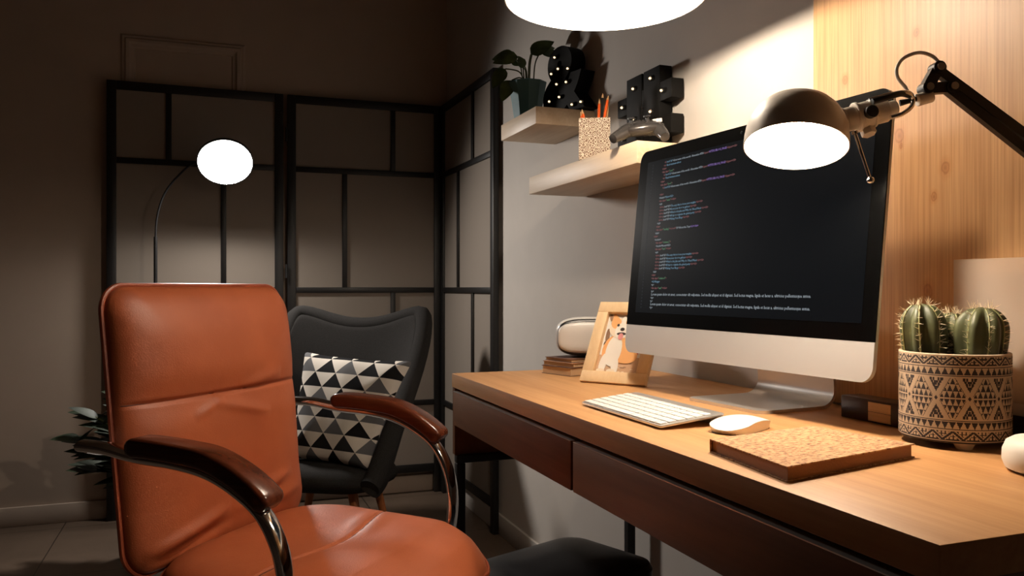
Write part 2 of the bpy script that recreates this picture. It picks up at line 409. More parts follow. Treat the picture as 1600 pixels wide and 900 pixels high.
# moulded frame on the back wall behind the screen
def moulding():
    mb = MB(); x0, x1, z0, z1 = -.35, .145, .35, 2.02
    prof = [(0, 0), (.008, .010), (.016, .010), (.022, .018), (.034, .018), (.042, .008), (.052, .006), (.056, 0)]
    rings = []
    for q, h in prof:
        rings.append([(x0+q, YB-h, z0+q), (x1-q, YB-h, z0+q), (x1-q, YB-h, z1-q), (x0+q, YB-h, z1-q)])
    vs = [p for r in rings for p in r]; fs = []
    for i in range(len(prof)-1):
        for k in range(4): fs.append((i*4+k, i*4+(k+1) % 4, (i+1)*4+(k+1) % 4, (i+1)*4+k))
    return mb.add(vs, fs)
struct(moulding().build('trim_1', M['dimwall'], smooth=False))
# pine board cladding on the wall behind the desk
wp = MB().box((1.046, -.6, .752), (XW-.0005, 1.212, 2.45), .002).build('wall_panel', M['pine'])
props(wp, 'pale knotty pine panel covering the wall behind monitor and cactus', 'wall panel')

# ------------------------------------------------------------------ folding screen (one thing, three hinged leaves)
FS = thing('folding_screen', 'black-framed three-leaf folding screen with translucent paper panes in the corner', 'folding screen', (.315, 3.695, 0))
def leaf(name, wd, mat, vbars):
    mb = MB(); t = .012; st = .036
    for x in (0, wd-st): mb.box((x, -t, 0), (x+st, t, 1.81), .002)
    rails = [.117, .423, .947, 1.483, 1.81-.036]
    for i, z in enumerate(rails):
        h = .036 if i in (0, 4) else .024
        mb.box((st, -t*.9, z-(0 if i == 4 else h/2)), (wd-st, t*.9, z+(h if i == 4 else h/2)), .0015)
    for x, i in vbars:
        mb.box((x-.011, -t*.8, rails[i]), (x+.011, t*.8, rails[i+1]), .0015)
    mb.v = [tuple(mat @ Vector(p)) for p in mb.v]
    fr = mb.build('leaf_frame', M['blackwood'], FS)
    pp = MB().box((st*.5, -.0012, .117), (wd-st*.5, .0012, 1.80)); pp.v = [tuple(mat @ Vector(p)) for p in pp.v]
    pp.build('paper_pane', M['screenpaper'], fr, smooth=False)
T_ = Matrix.Translation
leaf('l', .70, T_((-.712, .004, 0)) @ Matrix.Rotation(.012, 4, 'Z'), [(.235, 3), (.452, 2), (.235, 1), (.452, 0)])
leaf('m', .70, T_((.006, .012, 0)) @ Matrix.Rotation(-.012, 4, 'Z'), [(.47, 3), (.25, 2), (.47, 1), (.25, 0)])
leaf('r', .72, T_((.712, -.01, 0)) @ Matrix.Rotation(-PI/2+.016, 4, 'Z'), [(.45, 3), (.25, 2), (.45, 1), (.25, 0)])
for z in (.25, 1.0, 1.6):
    MB().cyl((0, -.014, z), (0, -.014, z+.06), .005, 10).build('hinge', M['blackmetal'], FS)
    MB().cyl((.708, -.013, z), (.708, -.013, z+.06), .005, 10).build('hinge', M['blackmetal'], FS)

# ------------------------------------------------------------------ desk
DX0, DX1, DY0, DY1, DZ = .548, 1.042, .489, 1.888, .75
D = thing('desk', 'long oak desk with two front drawers and thin black metal legs against the wall', 'desk', (DX0, DY0, 0))
dx, dy = DX1-DX0, DY1-DY0
MB().box((0, 0, .717), (dx, dy, DZ), .0012).build('desktop', M['desk'], D)
MB().box((.002, 0.001, .556), (dx, .018, .7168)).build('side_panel', M['deskshaded'], D, smooth=False)
MB().box((.002, dy-.018, .556), (dx, dy-.001, .7168)).build('side_panel', M['deskshaded'], D, smooth=False)
MB().box((.03, dy/2-.008, .632), (dx, dy/2+.008, .7168)).build('center_divider', M['deskshaded'], D, smooth=False)
MB().box((dx-.016, .019, .556), (dx-.001, dy-.019, .7168)).build('back_panel', M['deskshaded'], D, smooth=False)
for y0, y1 in ((.021, dy/2-.004), (dy/2+.004, dy-.021)):
    dr = MB().box((-.003, y0, .629), (.022, y1, .709), .0015).build('drawer', M['deskshaded'], D)
    b = MB().box((.0225, y0+.01, .632), (.43, y0+.02, .69)); b.box((.0225, y1-.02, .632), (.43, y1-.01, .69)); b.box((.0225, y0+.0205, .632), (.43, y1-.0205, .638)); b.box((.42, y0+.0205, .6385), (.43, y1-.0205, .69))
    b.build('drawer_box', M['deskshaded'], dr, smooth=False)
    MB().box((-.0032, y0+.002, .7085), (.0215, y1-.002, .7098)).build('edge_strip', M['alu'], dr, smooth=False)
for y in (.004, dy-.030):
    for x in (.004, dx-.03):
        MB().box((x, y, 0), (x+.022, y+.022, .5365), .002).build('leg', M['blackmetal'], D)
    MB().box((.004, y, .537), (dx-.008, y+.022, .5555), .002).build('frame_rail', M['blackmetal'], D)
MB().box((dx-.028, .028, .537), (dx-.010, dy-.032, .5552), .002).build('frame_rail', M['blackmetal'], D)

# ------------------------------------------------------------------ wall shelves
sh1 = MB().box((.874, 2.151, 1.427), (XW-.0005, 2.446, 1.477), .0015).build('wall_shelf', M['shelf'])
props(sh1, 'short upper pale wood shelf carrying the potted plant and black ampersand sign', 'shelf', 'floating wall shelves')
sh2 = MB().box((.880, 1.575, 1.231), (XW-.0005, 2.218, 1.281), .0015).build('wall_shelf', M['shelf'])
props(sh2, 'longer lower pale wood shelf holding the pencil cup and black hash sign', 'shelf', 'floating wall shelves')

# ------------------------------------------------------------------ monitor (local: x along the width towards the viewer's right, y into the wall, z up)
MYAW = .0725
MO = thing('monitor', 'large all-in-one computer with dark code screen and silver aluminium chin and stand', 'computer', (.834, 1.19, DZ), MYAW-PI/2)
TI = .1023
tilt = T_((0, 0, .0735)) @ Matrix.Rotation(-TI, 4, 'X')     # leaning back
W2, MH, CH = .315, .419, .057
def mo_panel(pts, y0, y1, bev=0):      # outline in (x,z) of the panel
    mb = MB(); mb.prism(pts, y0, y1, tilt @ Matrix(((1, 0, 0, 0), (0, 0, 1, 0), (0, 1, 0, 0), (0, 0, 0, 1))), bev); return mb
def shift(pts, dx_, dz_): return [(x+dx_, z+dz_) for x, z in pts]
# housing with a gently bulged back
hb = MB()
out = shift(rrect(W2, MH/2, .022, 8), 0, MH/2)
n = len(out); vs = []; fs = []
for k, (sc, y) in enumerate(((1, .0012), (1, .006), (.985, .009), (.8, .022), (.5, .036), (.25, .042))):
    for (x, z) in out: vs.append(tilt @ V(x*sc, y, MH/2+(z-MH/2)*sc))
for k in range(5):
    for i in range(n): fs.append((k*n+i, k*n+(i+1) % n, (k+1)*n+(i+1) % n, (k+1)*n+i))
fs.append(tuple(range(n))); fs.append(tuple(5*n+i for i in range(n))[::-1])
hb.add(vs, fs); hb.build('housing', M['aluchin'], MO, angle=30)
# chin: lower strip with rounded lower corners
def strip(z0, z1, round_low):
    pts = rrect(W2, MH/2, .022, 8); pts = shift(pts, 0, MH/2)
    res = []
    if round_low: res = [p for p in pts if p[1] < .03]; res = [(-W2, z1)]+[p for p in pts if p[1] < .0225 and p[0] < 0]+[p for p in pts if p[1] < .0225 and p[0] > 0]+[(W2, z1)]
    else: res = [(W2, z0)]+[p for p in pts if p[1] > MH-.0225 and p[0] > 0]+[p for p in pts if p[1] > MH-.0225 and p[0] < 0]+[(-W2, z0)]
    return res
mo_panel(strip(0, CH, True), -.0008, .0010).build('chin', M['aluchin'], MO, smooth=False)
mo_panel(strip(CH+.0004, MH, False), -.0010, .0010).build('bezel', M['bezel'], MO, smooth=False)
SX0, SX1, SZ0, SZ1 = -.286, .290, .083, .394
disp = mo_panel([(SX0, SZ0), (SX1, SZ0), (SX1, SZ1), (SX0, SZ1)], -.0014, -.0011).build('display', M['display'], MO, smooth=False)
MB().sphere(tilt @ V(0, -.001, .407), .003, 12, (1, .3, 1)).build('webcam', M['display'], MO)
# stand: curved aluminium sheet, foot then upright neck
sp = [(-.006, .003), (.05, .003), (.12, .003), (.142, .005), (.158, .016), (.163, .035), (.157, .08), (.145, .13), (.132, .18)]
cs = catmull([(0, y, z) for y, z in sp], 6)
st = MB(); hwid = .098
vs = []; fs = []
k = len(cs)
for i, p in enumerate(cs):
    d = (cs[min(i+1, k-1)]-cs[max(i-1, 0)]).normalized(); nrm = V(0, -d.z, d.y)
    t = i/(k-1); hw_ = hwid - .004*smooth01(t*1.5); 
    if i < 3: hw_ -= (.012, .005, .001)[i]
    for sx in (-1, 1):
        for q in (-1, 1): vs.append(p+V(sx*hw_, 0, 0)+nrm*q*.0028)
for i in range(k-1):
    a = i*4; b = a+4
    fs += [(a, a+1, b+1, b), (a+2, b+2, b+3, a+3), (a+1, a+3, b+3, b+1), (a, b, b+2, a+2)]
fs += [(0, 2, 3, 1), (4*k-4, 4*k-3, 4*k-1, 4*k-2)]
st.add(vs, fs); st.build('stand', M['alu'], MO, angle=30)
# code on the screen
TM = MB(); keys_ = list(TXT); tmats = [M['txt'+k_] for k_ in keys_]
basis = tilt @ Matrix(((1, 0, 0, 0), (0, 0, 1, -.0017), (0, 1, 0, 0), (0, 0, 0, 1)))
def code(x, z, runs, size=.0068, sx=.80):
    for c, s in runs:
        TM.mi = keys_.index(c)
        s2 = s.rstrip(); wd = text_mesh(TM, s2, size, basis @ T_((x, z, 0)), sx, res=1)
        x += wd + (len(s)-len(s2))*size*.25 + size*.07
news = [('r', '<li '), ('b', 'href="#"'), ('w', '>Great news of the world - November 8TH'), ('r', '<span>'), ('p', 'HTTPS://BLOG_PAGE'), ('r', '</span></li>')]
tips = [('The easy diet to loose your weights',), ('Know your door to gathers',), ("What's a list plan and Why do I Need Much",), ('All tips to organize the grand party',), ('Making Your Blogs',)]
lines = []
for q in range(3):
    lines += [(.030, news), (.028, [('r', '<a> '), ('b', 'Read minimum about')]), (.024, [('r', '</div>')]), (.024, [('r', '<div class='), ('g', '"post"'), ('r', '>')])]
lines = lines[:2]+[lines[2], lines[3]]+lines[4:6]+[(.022, [('r', '</div>')]), (.022, [('r', '<div class='), ('g', '"post"'), ('r', '>')])]+[(.030, news)]
lines += [(.024, []), (.022, [('r', '</div>')]), (.022, [('w', '<header>'), ('b', 'News</h2>')]), (.022, [('r', '<div class='), ('g', '"news"'), ('r', '></div>')]), (.024, [('w', '<ul>')])]
for t in tips: lines.append((.026, [('r', '<li><a '), ('w', 'href="#">'), ('b', t[0]), ('r', '</a></li>')]))
lines += [(.022, [('w', '</ul>')]), (.020, [('r', '</div>')]), (.020, [('r', '<div class='), ('g', '"heading"'), ('r', '><a href='), ('w', '"#">About the Tops'), ('p', '</a></div>')]), (.018, [('w', '</div>')]), (.014, [('r', '</div>')]), (.018, [('w', '<section>')])]
lines += [(.022, [('r', '<div class='), ('g', '"column-2"'), ('r', '>')]), (.024, [('w', '<header>Recent</h2>')]), (.022, [('r', '<div class='), ('g', '"text"'), ('r', '></div>')]), (.024, [('w', '<ul>')])]
for t in tips: lines.append((.026, [('r', '<li><a '), ('w', 'href="#">'), ('b', t[0]), ('r', '</a></li>')]))
lines += [(.022, [('w', '</ul>')]), (.018, [('r', '</div>')]), (.018, [('r', '<div class='), ('g', '"column-3"'), ('r', '>')]), (.020, [('b', '<h2>Blogger')]), (.020, [('w', '<p>')]), (.020, [('r', '<div class='), ('g', '"text"'), ('r', '></div>')]), (.021, [('w', '<p>')])]
lorem = 'Lorem ipsum dolor sit amet, consectetur elit vulputate. Sed mollis aliquet et id dignissi. Sed lectus magna, ligula et lacus a, ultricies pellentesque antea.'
lines += [(.022, [('w', lorem)]), (.021, [('w', '</p>')]), (.020, [('w', '<p>')]), (.022, [('w', lorem)]), (.020, [('w', '</p>')])]
zt, zb = .3845, .092
for i, (ind, runs) in enumerate(lines):
    z = zt-(zt-zb)*i/(len(lines)-1)
    big = any(s == lorem for c, s in runs)
    code(SX0+.030+ind+ (0 if big else 0), z, runs, .0060 if not big else .0076, .90 if not big else .925)
    code(SX0+.018, z, [('n', str(i+12))], .0045, .8)
TM.build('code_text', tmats, MO, smooth=False)

# ------------------------------------------------------------------ keyboard
KB = thing('keyboard', 'slim white and silver wireless keyboard lying on desk before the monitor', 'keyboard', (.667, 1.158, DZ), 0)
# local: x from front edge to back (towards the wall), y along the length; slopes up to the back
KL, KD = .268, .112
ks = Matrix.Rotation(-math.atan(.0125/KD), 4, 'Y')
kb = MB(); kb.prism(rrect(KD/2, KL/2, .006, 5), .0048, .0082, T_((0, 0, .0045)) @ ks, .0006); kb.build('base_plate', M['alu'], KB)
MB().cyl((KD/2-.010, -KL/2+.002, .0078), (KD/2-.010, KL/2-.002, .0078), .0077, 20, .001).build('battery_tube', M['alu'], KB)
MB().box((-KD/2+.008, -KL/2+.02, .0002), (-KD/2+.02, -KL/2+.04, .0035)).build('foot', M['blackplastic'], KB)
MB().box((-KD/2+.008, KL/2-.04, .0002), (-KD/2+.02, KL/2-.02, .0035)).build('foot', M['blackplastic'], KB)
key_me = {}
def key_mesh(wd, dp):
    k_ = (round(wd, 4), round(dp, 4))
    if k_ not in key_me:
        o = MB().prism(rrect(dp/2, wd/2, .0016, 3), 0, .0022, None, .0004).build('key', M['keywhite']); key_me[k_] = o.data; bpy.data.objects.remove(o)
    return key_me[k_]
rows = [[1]*14, [1]*13+[1.5], [1.5]+[1]*13, [1.8]+[1]*11+[1.8], [2.3]+[1]*10+[2.3], [1, 1, 1, 1.3, 5, 1.3, 1, 1, 1, 1]]
pitch_x = (KD-.020)/6; usable = KL-.010
for r, row in enumerate(rows):
    tot = sum(row); u_ = usable/tot; y = usable/2; dp = pitch_x-.0028 if r else pitch_x*.72
    for wk in row:
        wd = wk*u_; o = bpy.data.objects.new('key', key_mesh(wd-.0026, dp)); COL.objects.link(o); o.parent = KB
        xk = KD/2-.019-(r+.5)*pitch_x+(0.001 if r else .0)
        o.matrix_local = T_((0, 0, .0045)) @ ks @ T_((xk, y-wd/2, .0082)); y -= wd

# ------------------------------------------------------------------ mouse
MS = thing('computer_mouse', 'low white wireless mouse on the desk between keyboard and cork notebook', 'mouse', (.722, .988, DZ), math.radians(28))
ml, mw = .056, .030
def mouse_top(i, j):
    x, y, m = rr_map(2*i-1, 2*j-1, ml, mw, .026)
    h = .0175*(1-(x/ml*.95)**2)**.75*(1-.30*(y/mw)**2)+.0035
    return V(x, y, max(.005, h))
mt = MB(); mt.grid(mouse_top, 24, 16); mt.build('shell', M['white'], MS, sub=1)
def mouse_side(i, j):
    a = 2*PI*i; c, s = math.cos(a), math.sin(a); q = max(abs(c), abs(s)); x, y, m = rr_map(c/q, s/q, ml, mw, .026)
    h = .0175*(1-(x/ml*.95)**2)**.75*(1-.30*(y/mw)**2)+.0035
    k = .94+.06*j
    return V(x*k, y*k, .0008+(max(.005, h)-.0012)*j)
sd = MB(); sd.grid(mouse_side, 48, 3); sd.build('side_band', M['alu'], MS, weld=1e-5)
MB().prism([(x*.94, y*.94) for x, y in rrect(ml, mw, .026, 8)], .0002, .001).build('base', M['blackplastic'], MS)

# ------------------------------------------------------------------ cork notebook
nbp = [(.5872, .8675), (.7771, .8983), (.806, .7589), (.5683, .6994)]
def book(name, label, cat, corners, z0, z1, cover, page, group=None, lip=.003, ct=.0016, spine_edge=0):
    c = V(sum(p[0] for p in corners)/4, sum(p[1] for p in corners)/4, 0)
    o = thing(name, label, cat, (c.x, c.y, z0), 0, group)
    loc = [(p[0]-c.x, p[1]-c.y) for p in corners]; h = z1-z0
    MB().prism(loc[::-1], 0.0003, ct, None, .0003).build('cover', cover, o, smooth=False)
    MB().prism(loc[::-1], h-ct, h, None, .0003).build('cover', cover, o, smooth=False)
    ins = [(x*(1-lip*2/max(.05, math.hypot(x, y))), y*(1-lip*2/max(.05, math.hypot(x, y)))) for x, y in loc]
    MB().prism(ins[::-1], ct, h-ct).build('pages', page, o, smooth=False)
    a, b = loc[spine_edge], loc[(spine_edge+1) % 4]
    d = Vector((b[0]-a[0], b[1]-a[1])); nn = Vector((d.y, -d.x)).normalized()*.0016
    if nn.dot(Vector(a)) > 0: nn = -nn
    q = [a, b, (b[0]+nn.x, b[1]+nn.y), (a[0]+nn.x, a[1]+nn.y)]
    MB().prism(q, ct, h-ct).build('spine', cover, o, smooth=False)
    return o
book('notebook', 'closed cork-covered notebook lying at the front of the desk by the mouse', 'notebook', [(.587, .866), (.775, .899), (.802, .752), (.572, .702)], DZ, DZ+.017, M['cork'], M['brownpages'], lip=.002, spine_edge=0)
# stack of books below the headset
def rect(cx, cy, a, b, ang):
    c, s = math.cos(ang), math.sin(ang); return [(cx+c*x-s*y, cy+s*x+c*y) for x, y in ((-a, b), (a, b), (a, -b), (-a, -b))]
bz = DZ
for (lab, cx, cy, a, b, ang, h, cov) in [
    ('thick white-edged book with dark cover at the bottom of the stack behind photo frame', .845, 1.790, .080, .052, .30, .020, 'brownbook'),
    ('kraft-covered notebook in the middle of the stack behind photo frame', .848, 1.796, .078, .052, .36, .010, 'kraft'),
    ('thin brown notebook on top of the stack, directly under the white headset', .852, 1.800, .074, .050, .26, .008, 'brownbook')]:
    book('book', lab, 'book', rect(cx, cy, a, b, ang), bz, bz+h, M[cov], M['paper'], 'books stacked under the headset', .0015, .0012, 1); bz += h+.0002

# ------------------------------------------------------------------ headset
HS = thing('vr_headset', 'rounded white virtual reality headset with black band resting on stacked books', 'headset', (.878, 1.786, bz), -math.radians(20))
# local x right (as seen), y away, z up ; rounded box
def rbox(hx, hy, hz, e=4.0, n=28):
    def fn(i, j):
        a = 2*PI*i; b_ = PI*(j-.5); p = 2/e
        f = lambda c: math.copysign(abs(c)**p, c)
        return V(hx*f(math.cos(a))*abs(math.cos(b_))**p, hy*f(math.sin(a))*abs(math.cos(b_))**p, hz*f(math.sin(b_)))
    return fn
g = MB(); g.grid(lambda i, j: rbox(.092, .045, .048, 3.2)(i, j)+V(0, .012, .0485), 48, 24); g.build('body', M['white'], HS, weld=1e-5)
g = MB(); g.grid(lambda i, j: rbox(.090, .012, .0445, 3.6)(i, j)+V(0, -.028, .0485), 48, 24); g.build('gap_band', M['blackplastic'], HS, weld=1e-5)
g = MB(); g.grid(lambda i, j: rbox(.0895, .014, .0375, 3.6)(i, j)+V(0, -.035, .0485), 48, 24); g.build('front_panel', M['white'], HS, weld=1e-5)

# ------------------------------------------------------------------ photo frame with a dog picture
FY, FT = .614, .526
PF = thing('photo_frame', 'light wooden photo frame leaning back with a picture of a smiling dog', 'picture frame', (.7999, 1.5445, DZ+.0005), FY-PI/2)
fw, fh = .155, .197
ftm = T_((0, 0, .004)) @ Matrix.Rotation(-FT, 4, 'X') @ Matrix(((1, 0, 0, 0), (0, 0, 1, 0), (0, 1, 0, 0), (0, 0, 0, 1)))   # (x, z, depth)
fb = .026
fr_ = MB()
for a, b in (((-fw/2, 0), (fw/2, fb)), ((-fw/2, fh-fb), (fw/2, fh)), ((-fw/2, fb), (-fw/2+fb, fh-fb)), ((fw/2-fb, fb), (fw/2, fh-fb))):
    fr_.box((a[0], a[1], 0), (b[0], b[1], .014), .001, ftm)
fr_.build('frame', M['framewood'], PF)
MB().box((-fw/2+.003, .003, .0142), (fw/2-.003, fh-.003, .017), 0, ftm).build('backing', M['kraft'], PF, smooth=False)
el = MB(); lx = [(0.0, 0.018), (.012, .13)]
bt = ftm @ V(0, .13, .0175); el_p = [(-.02, bt.y, bt.z), (.02, bt.y, bt.z), (.026, bt.y+.045, .0015), (-.026, bt.y+.045, .0015)]
el.add(el_p+[(x, y+.003, z) for x, y, z in el_p], [(0, 1, 2, 3), (7, 6, 5, 4), (0, 4, 5, 1), (1, 5, 6, 2), (2, 6, 7, 3), (3, 7, 4, 0)]); el.build('easel_leg', M['kraft'], PF, smooth=False)
pc = {k_: plain('print '+k_, srgb(*c), .6, var=.04) for k_, c in dict(sky=(236, 232, 226), rug=(208, 170, 136), fur=(238, 178, 116), pale=(244, 228, 206), white=(248, 242, 232), black=(44, 30, 26), tongue=(226, 150, 150), dark=(140, 108, 86), red=(170, 60, 56)).items()}
pk = list(pc); pic = MB(); lay = [.0118]
def ell(k_, cx, cz, rx, rz, rot=0, n_=22):
    pic.mi = pk.index(k_); lay[0] -= .00006; c, s = math.cos(rot), math.sin(rot)
    pic.add([ftm @ V(cx+rx*math.cos(a)*c-rz*math.sin(a)*s, cz+rx*math.cos(a)*s+rz*math.sin(a)*c, lay[0]) for a in [2*PI*i/n_ for i in range(n_)]], [tuple(range(n_))])
def pol(k_, pts):
    pic.mi = pk.index(k_); lay[0] -= .00006; pic.add([ftm @ V(x, z, lay[0]) for x, z in pts], [tuple(range(len(pts)))])
iw, z0, z1 = fw/2-fb, fb, fh-fb
pol('sky', [(-iw, z0), (iw, z0), (iw, z1), (-iw, z1)])
pol('rug', [(-iw, z0), (iw, z0), (iw, z0+.040), (-iw, z0+.044)])
for q in range(24): ell('dark' if q % 3 == 0 else 'pale', random.uniform(-iw+.004, iw-.004), random.uniform(z0+.003, z0+.034), .0035, .0008)
ell('dark', -.042, z0+.088, .005, .020, .1); ell('black', -.044, z0+.070, .003, .006); ell('dark', -.044, z1-.010, .004, .009, .3)
_e, _p = ell, pol
DS, DOX = 1.12, -.012
def ell(k_, cx, cz, rx, rz, rot=0, n_=22): _e(k_, max(-iw+rx*.6, cx*DS+DOX), z0+(cz-z0)*DS, rx*DS, rz*DS, rot, n_)
def pol(k_, pts): _p(k_, [(x*DS+DOX, z0+(z-z0)*DS) for x, z in pts])
ell('red', .036, z0+.044, .012, .003)
ell('fur', .020, z0+.040, .027, .018, -.15)            # haunch
ell('fur', -.004, z0+.050, .027, .034)                 # body
ell('white', -.006, z0+.048, .017, .034)               # chest
ell('white', -.022, z0+.020, .008, .022, -.06); ell('white', .003, z0+.020, .008, .022, .2)    # fore legs
ell('pale', -.024, z0+.005, .009, .004); ell('pale', -.002, z0+.005, .009, .004)
pol('fur', [(-.026, z0+.105), (-.024, z0+.132), (-.008, z0+.118)]); pol('fur', [(.010, z0+.118), (.026, z0+.132), (.026, z0+.105)])
ell('pale', .000, z0+.098, .027, .023); ell('fur', -.014, z0+.108, .011, .012, .4); ell('fur', .015, z0+.108, .011, .012, -.4)
ell('white', .001, z0+.092, .014, .018); ell('white', .001, z0+.110, .005, .014)
ell('black', -.009, z0+.104, .0028, .003); ell('black', .012, z0+.104, .0028, .003); ell('black', .002, z0+.095, .0048, .0038)
ell('black', .002, z0+.085, .010, .0035); ell('tongue', .002, z0+.079, .0055, .0075)
pic.build('picture', [pc[k_] for k_ in pk], PF, smooth=False)

# ------------------------------------------------------------------ cactus in a carved pot
CP = thing('cactus_pot', 'three ribbed green cacti in a footed black and cream carved pot', 'potted cactus', (.930, .808, DZ), 0)
PR, PZ0, PZ1 = .0668, .012, .121
def carved(th, z):          # True = raised pale clay
    h = (z-PZ0)/(PZ1-PZ0)
    def band(lo, hi): return (h-lo)/(hi-lo)
    u = th/(2*PI)
    if h < .012 or h > .985: return True
    if h < .115 or h > .885:                            # zigzag border with small pieces
        b = band(.02, .115) if h < .5 else band(.885, .98)
        if b < 0 or b > 1: return False
        f = (u*18) % 1; zz = abs(f-.5)*2
        if abs(b-zz) < .17: return False
        g = ((u*18*5) % 1 > .36) and ((b*3) % 1 > .35)
        return g or abs(b-zz) < .32
    if h < .135 or .865 < h: return True
    if h < .235 or h > .765:                            # row of triangles
        b = band(.145, .225) if h < .5 else band(.775, .855)
        if b < 0 or b > 1: return h < .5 and b > 1.0 or h > .5 and b < 0
        f = (u*50) % 1; zz = abs(f-.5)*2
        return not (zz < (1-b)*.95 if h > .5 else zz < b*.95)
    if h < .25 or h > .75: return False
    if h < .262 or h > .738: return True
    b = band(.262, .738); f = (u*11+.28) % 1; x = (f-.5)*2; y = (b-.5)*2        # crossing bands around small diamonds
    ax, ay = abs(x), abs(y)
    if ax+ay*.9 < .11: return False
    if ax+ay*.9 < .2: return True
    e = ax-ay*.72
    if e > .20:                                          # rows of small dark triangles
        if ay < .035: return True
        q = (ay-.035)*3.1; r_ = int(q); fr = q-r_
        fx = ((1-ax)*2.9+.5*((r_+1) % 2)) % 1
        return abs(fx-.5)*2 > (1-fr)*.95
    if e > -.22: return not (.13 < e < .17 and ay > .1)
    ys = int(ay*7)/7                                     # nested stepped figures
    if abs(ax-(ys-.30)*.62) < .085: return False
    if ay > .62 and abs(ax-(ys-.60)*.62) < .07: return False
    return True
pm = MB(); NT, NZ = 560, 110
vs = []; fs = []; mi = []
for j in range(NZ+1):
    for i in range(NT):
        a = 2*PI*i/NT; vs.append((PR*math.cos(a), PR*math.sin(a), PZ0+(PZ1-PZ0)*j/NZ))
for j in range(NZ):
    for i in range(NT):
        fs.append((j*NT+i, j*NT+(i+1) % NT, (j+1)*NT+(i+1) % NT, (j+1)*NT+i)); mi.append(0 if carved(2*PI*(i+.5)/NT, PZ0+(PZ1-PZ0)*(j+.5)/NZ) else 1)
pm.v = vs; pm.f = fs; pm.m = mi
pm.mi = 0; pm.lathe([(PR, PZ1), (PR-.001, PZ1+.001), (PR-.005, PZ1+.001), (PR-.006, PZ1), (PR-.006, .098)], 64)
pm.mi = 1; pm.lathe([(PR, PZ0), (PR-.002, PZ0-.0025), (.001, PZ0-.0025)], 64)
pm.build('pot', [M['potlight'], M['potdark']], CP, angle=50)
for a in (-125, -5, 115):
    a = math.radians(a); MB().lathe([(.0001, .0002), (.009, .0002), (.0145, .0102), (.0001, .0102)], 18, T_((.047*math.cos(a), .047*math.sin(a), 0))).build('foot', M['potlight'], CP)
MB().lathe([(PR-.0065, .097), (.03, .1), (.0001, .102)], 32).build('soil', M['soil'], CP)
def cactus(px, py, hgt, rad, ribs, lean, spn, seed, ph=0):
    rnd = random.Random(seed); NR = ribs*8; NH = 22
    base = V(px, py, .098)
    def pt(i, j):
        t = j; a = 2*PI*i+ph
        env = rad*(.80+.20*math.sin(min(1, t*1.15)*PI*.75))*(1-max(0, (t-.62)/.38)**2.6)**.5 if t < 1 else .0
        rib = math.cos(a*ribs); k_ = 1+.17*(abs(math.cos(a*ribs/2))**1.6*2-1)
        dip = -.012*max(0, 1-(env/rad)/.5)**2 if t > .6 else 0
        return base+V(env*k_*math.cos(a)+lean[0]*t, env*k_*math.sin(a)+lean[1]*t, hgt*t+dip*hgt*4*.2)
    mb = MB(); mb.grid(pt, NR, NH); st_ = mb.build('stem', M['cactus'], CP, angle=60, weld=1e-6)
    sb = MB(); ed = MB()
    for r_ in range(ribs):
        i = (r_)/ribs; ed.tube([pt(i, .04+.92*q/16) for q in range(17)], .0011, 5)
        for q in range(11):
            t = .08+.88*q/10; p = pt(i, t); out_ = (p-(base+V(lean[0]*t, lean[1]*t, hgt*t*.9))).normalized()
            for s_ in range(4):
                d = (out_+V(rnd.uniform(-.8, .8), rnd.uniform(-.8, .8), rnd.uniform(-.5, .7))).normalized()*rnd.uniform(.006, .012)
                sb.tube([p, p+d], [.00034, .00008], 4, False)
    for q in range(26):
        p = pt(rnd.random(), .97); d = V(rnd.uniform(-.6, .6), rnd.uniform(-.6, .6), 1).normalized()*rnd.uniform(.006, .014); sb.tube([p, p+d], [.00034, .00008], 4, False)
    ed.build('rib_edge', M['rib'], st_)
    s2 = sb.build('spine', M['spine'], st_); s2['kind'] = 'stuff'
# offsets along the image's right (R) and depth (F)
Rv, Fv = V(math.cos(YAW), -math.sin(YAW), 0), V(math.sin(YAW), math.cos(YAW), 0)
CRv = (Rv*.84-Fv*.54); CFv = (Rv*.54+Fv*.84)
def cpos(r_, f_): p = CRv*r_+CFv*f_; return p.x, p.y
x_, y_ = cpos(-.034, -.010); cactus(x_, y_, .088, .0255, 7, (-.003, .002), 1, 3, .15)
x_, y_ = cpos(.029, -.008); cactus(x_, y_, .084, .0285, 7, (.003, -.002), 1, 5, .62)
x_, y_ = cpos(-.004, .026); cactus(x_, y_, .076, .017, 6, (0, 0), 1, 9, .1)

# ------------------------------------------------------------------ dark block with a light insert
BK = thing('desk_block', 'low dark wooden desk block with light split panel between monitor and cactus', 'desk block', (.968, .972, DZ), 0)
MB().box((-.020, -.062, .0003), (.020, .062, .035), .001).build('body', M['blockwood'], BK)
for z0_, z1_ in ((.003, .0165), (.0172, .0315)):
    MB().box((-.0212, -.040, z0_), (-.0201, .004, z1_), .0003).build('light_panel', M['tanblock'], BK)

# ------------------------------------------------------------------ acrylic stand
AC = thing('acrylic_stand', 'frosted clear acrylic sheet standing on dark base behind the cactus pot', 'display stand', (1.014, .80, DZ), 0)
MB().box((-.008, -.18, .0003), (.016, .076, .036), .001).build('base', M['blockwood'], AC)
MB().box((-.003, -.18, .0362), (.001, .0795, .247), .0012).build('sheet', M['acrylic'], AC)
MB().box((-.008, -.18, .0362), (-.0033, .070, .052), .001).build('bottom_lip', M['acrylic'], AC)

# ------------------------------------------------------------------ white puck
PK = thing('smart_speaker', 'small round cream puck speaker at the right edge of the desk', 'speaker', (.880, .634, DZ), 0)
MB().lathe([(.001, .0012), (.042, .0012), (.048, .004), (.051, .012), (.0505, .024), (.047, .033), (.040, .0375), (.028, .0395), (.001, .040)], 48).build('body', M['cream'], PK)
MB().lathe([(.001, .0002), (.041, .0002), (.0415, .0011), (.001, .0011)], 40).build('base_ring', M['blackplastic'], PK)

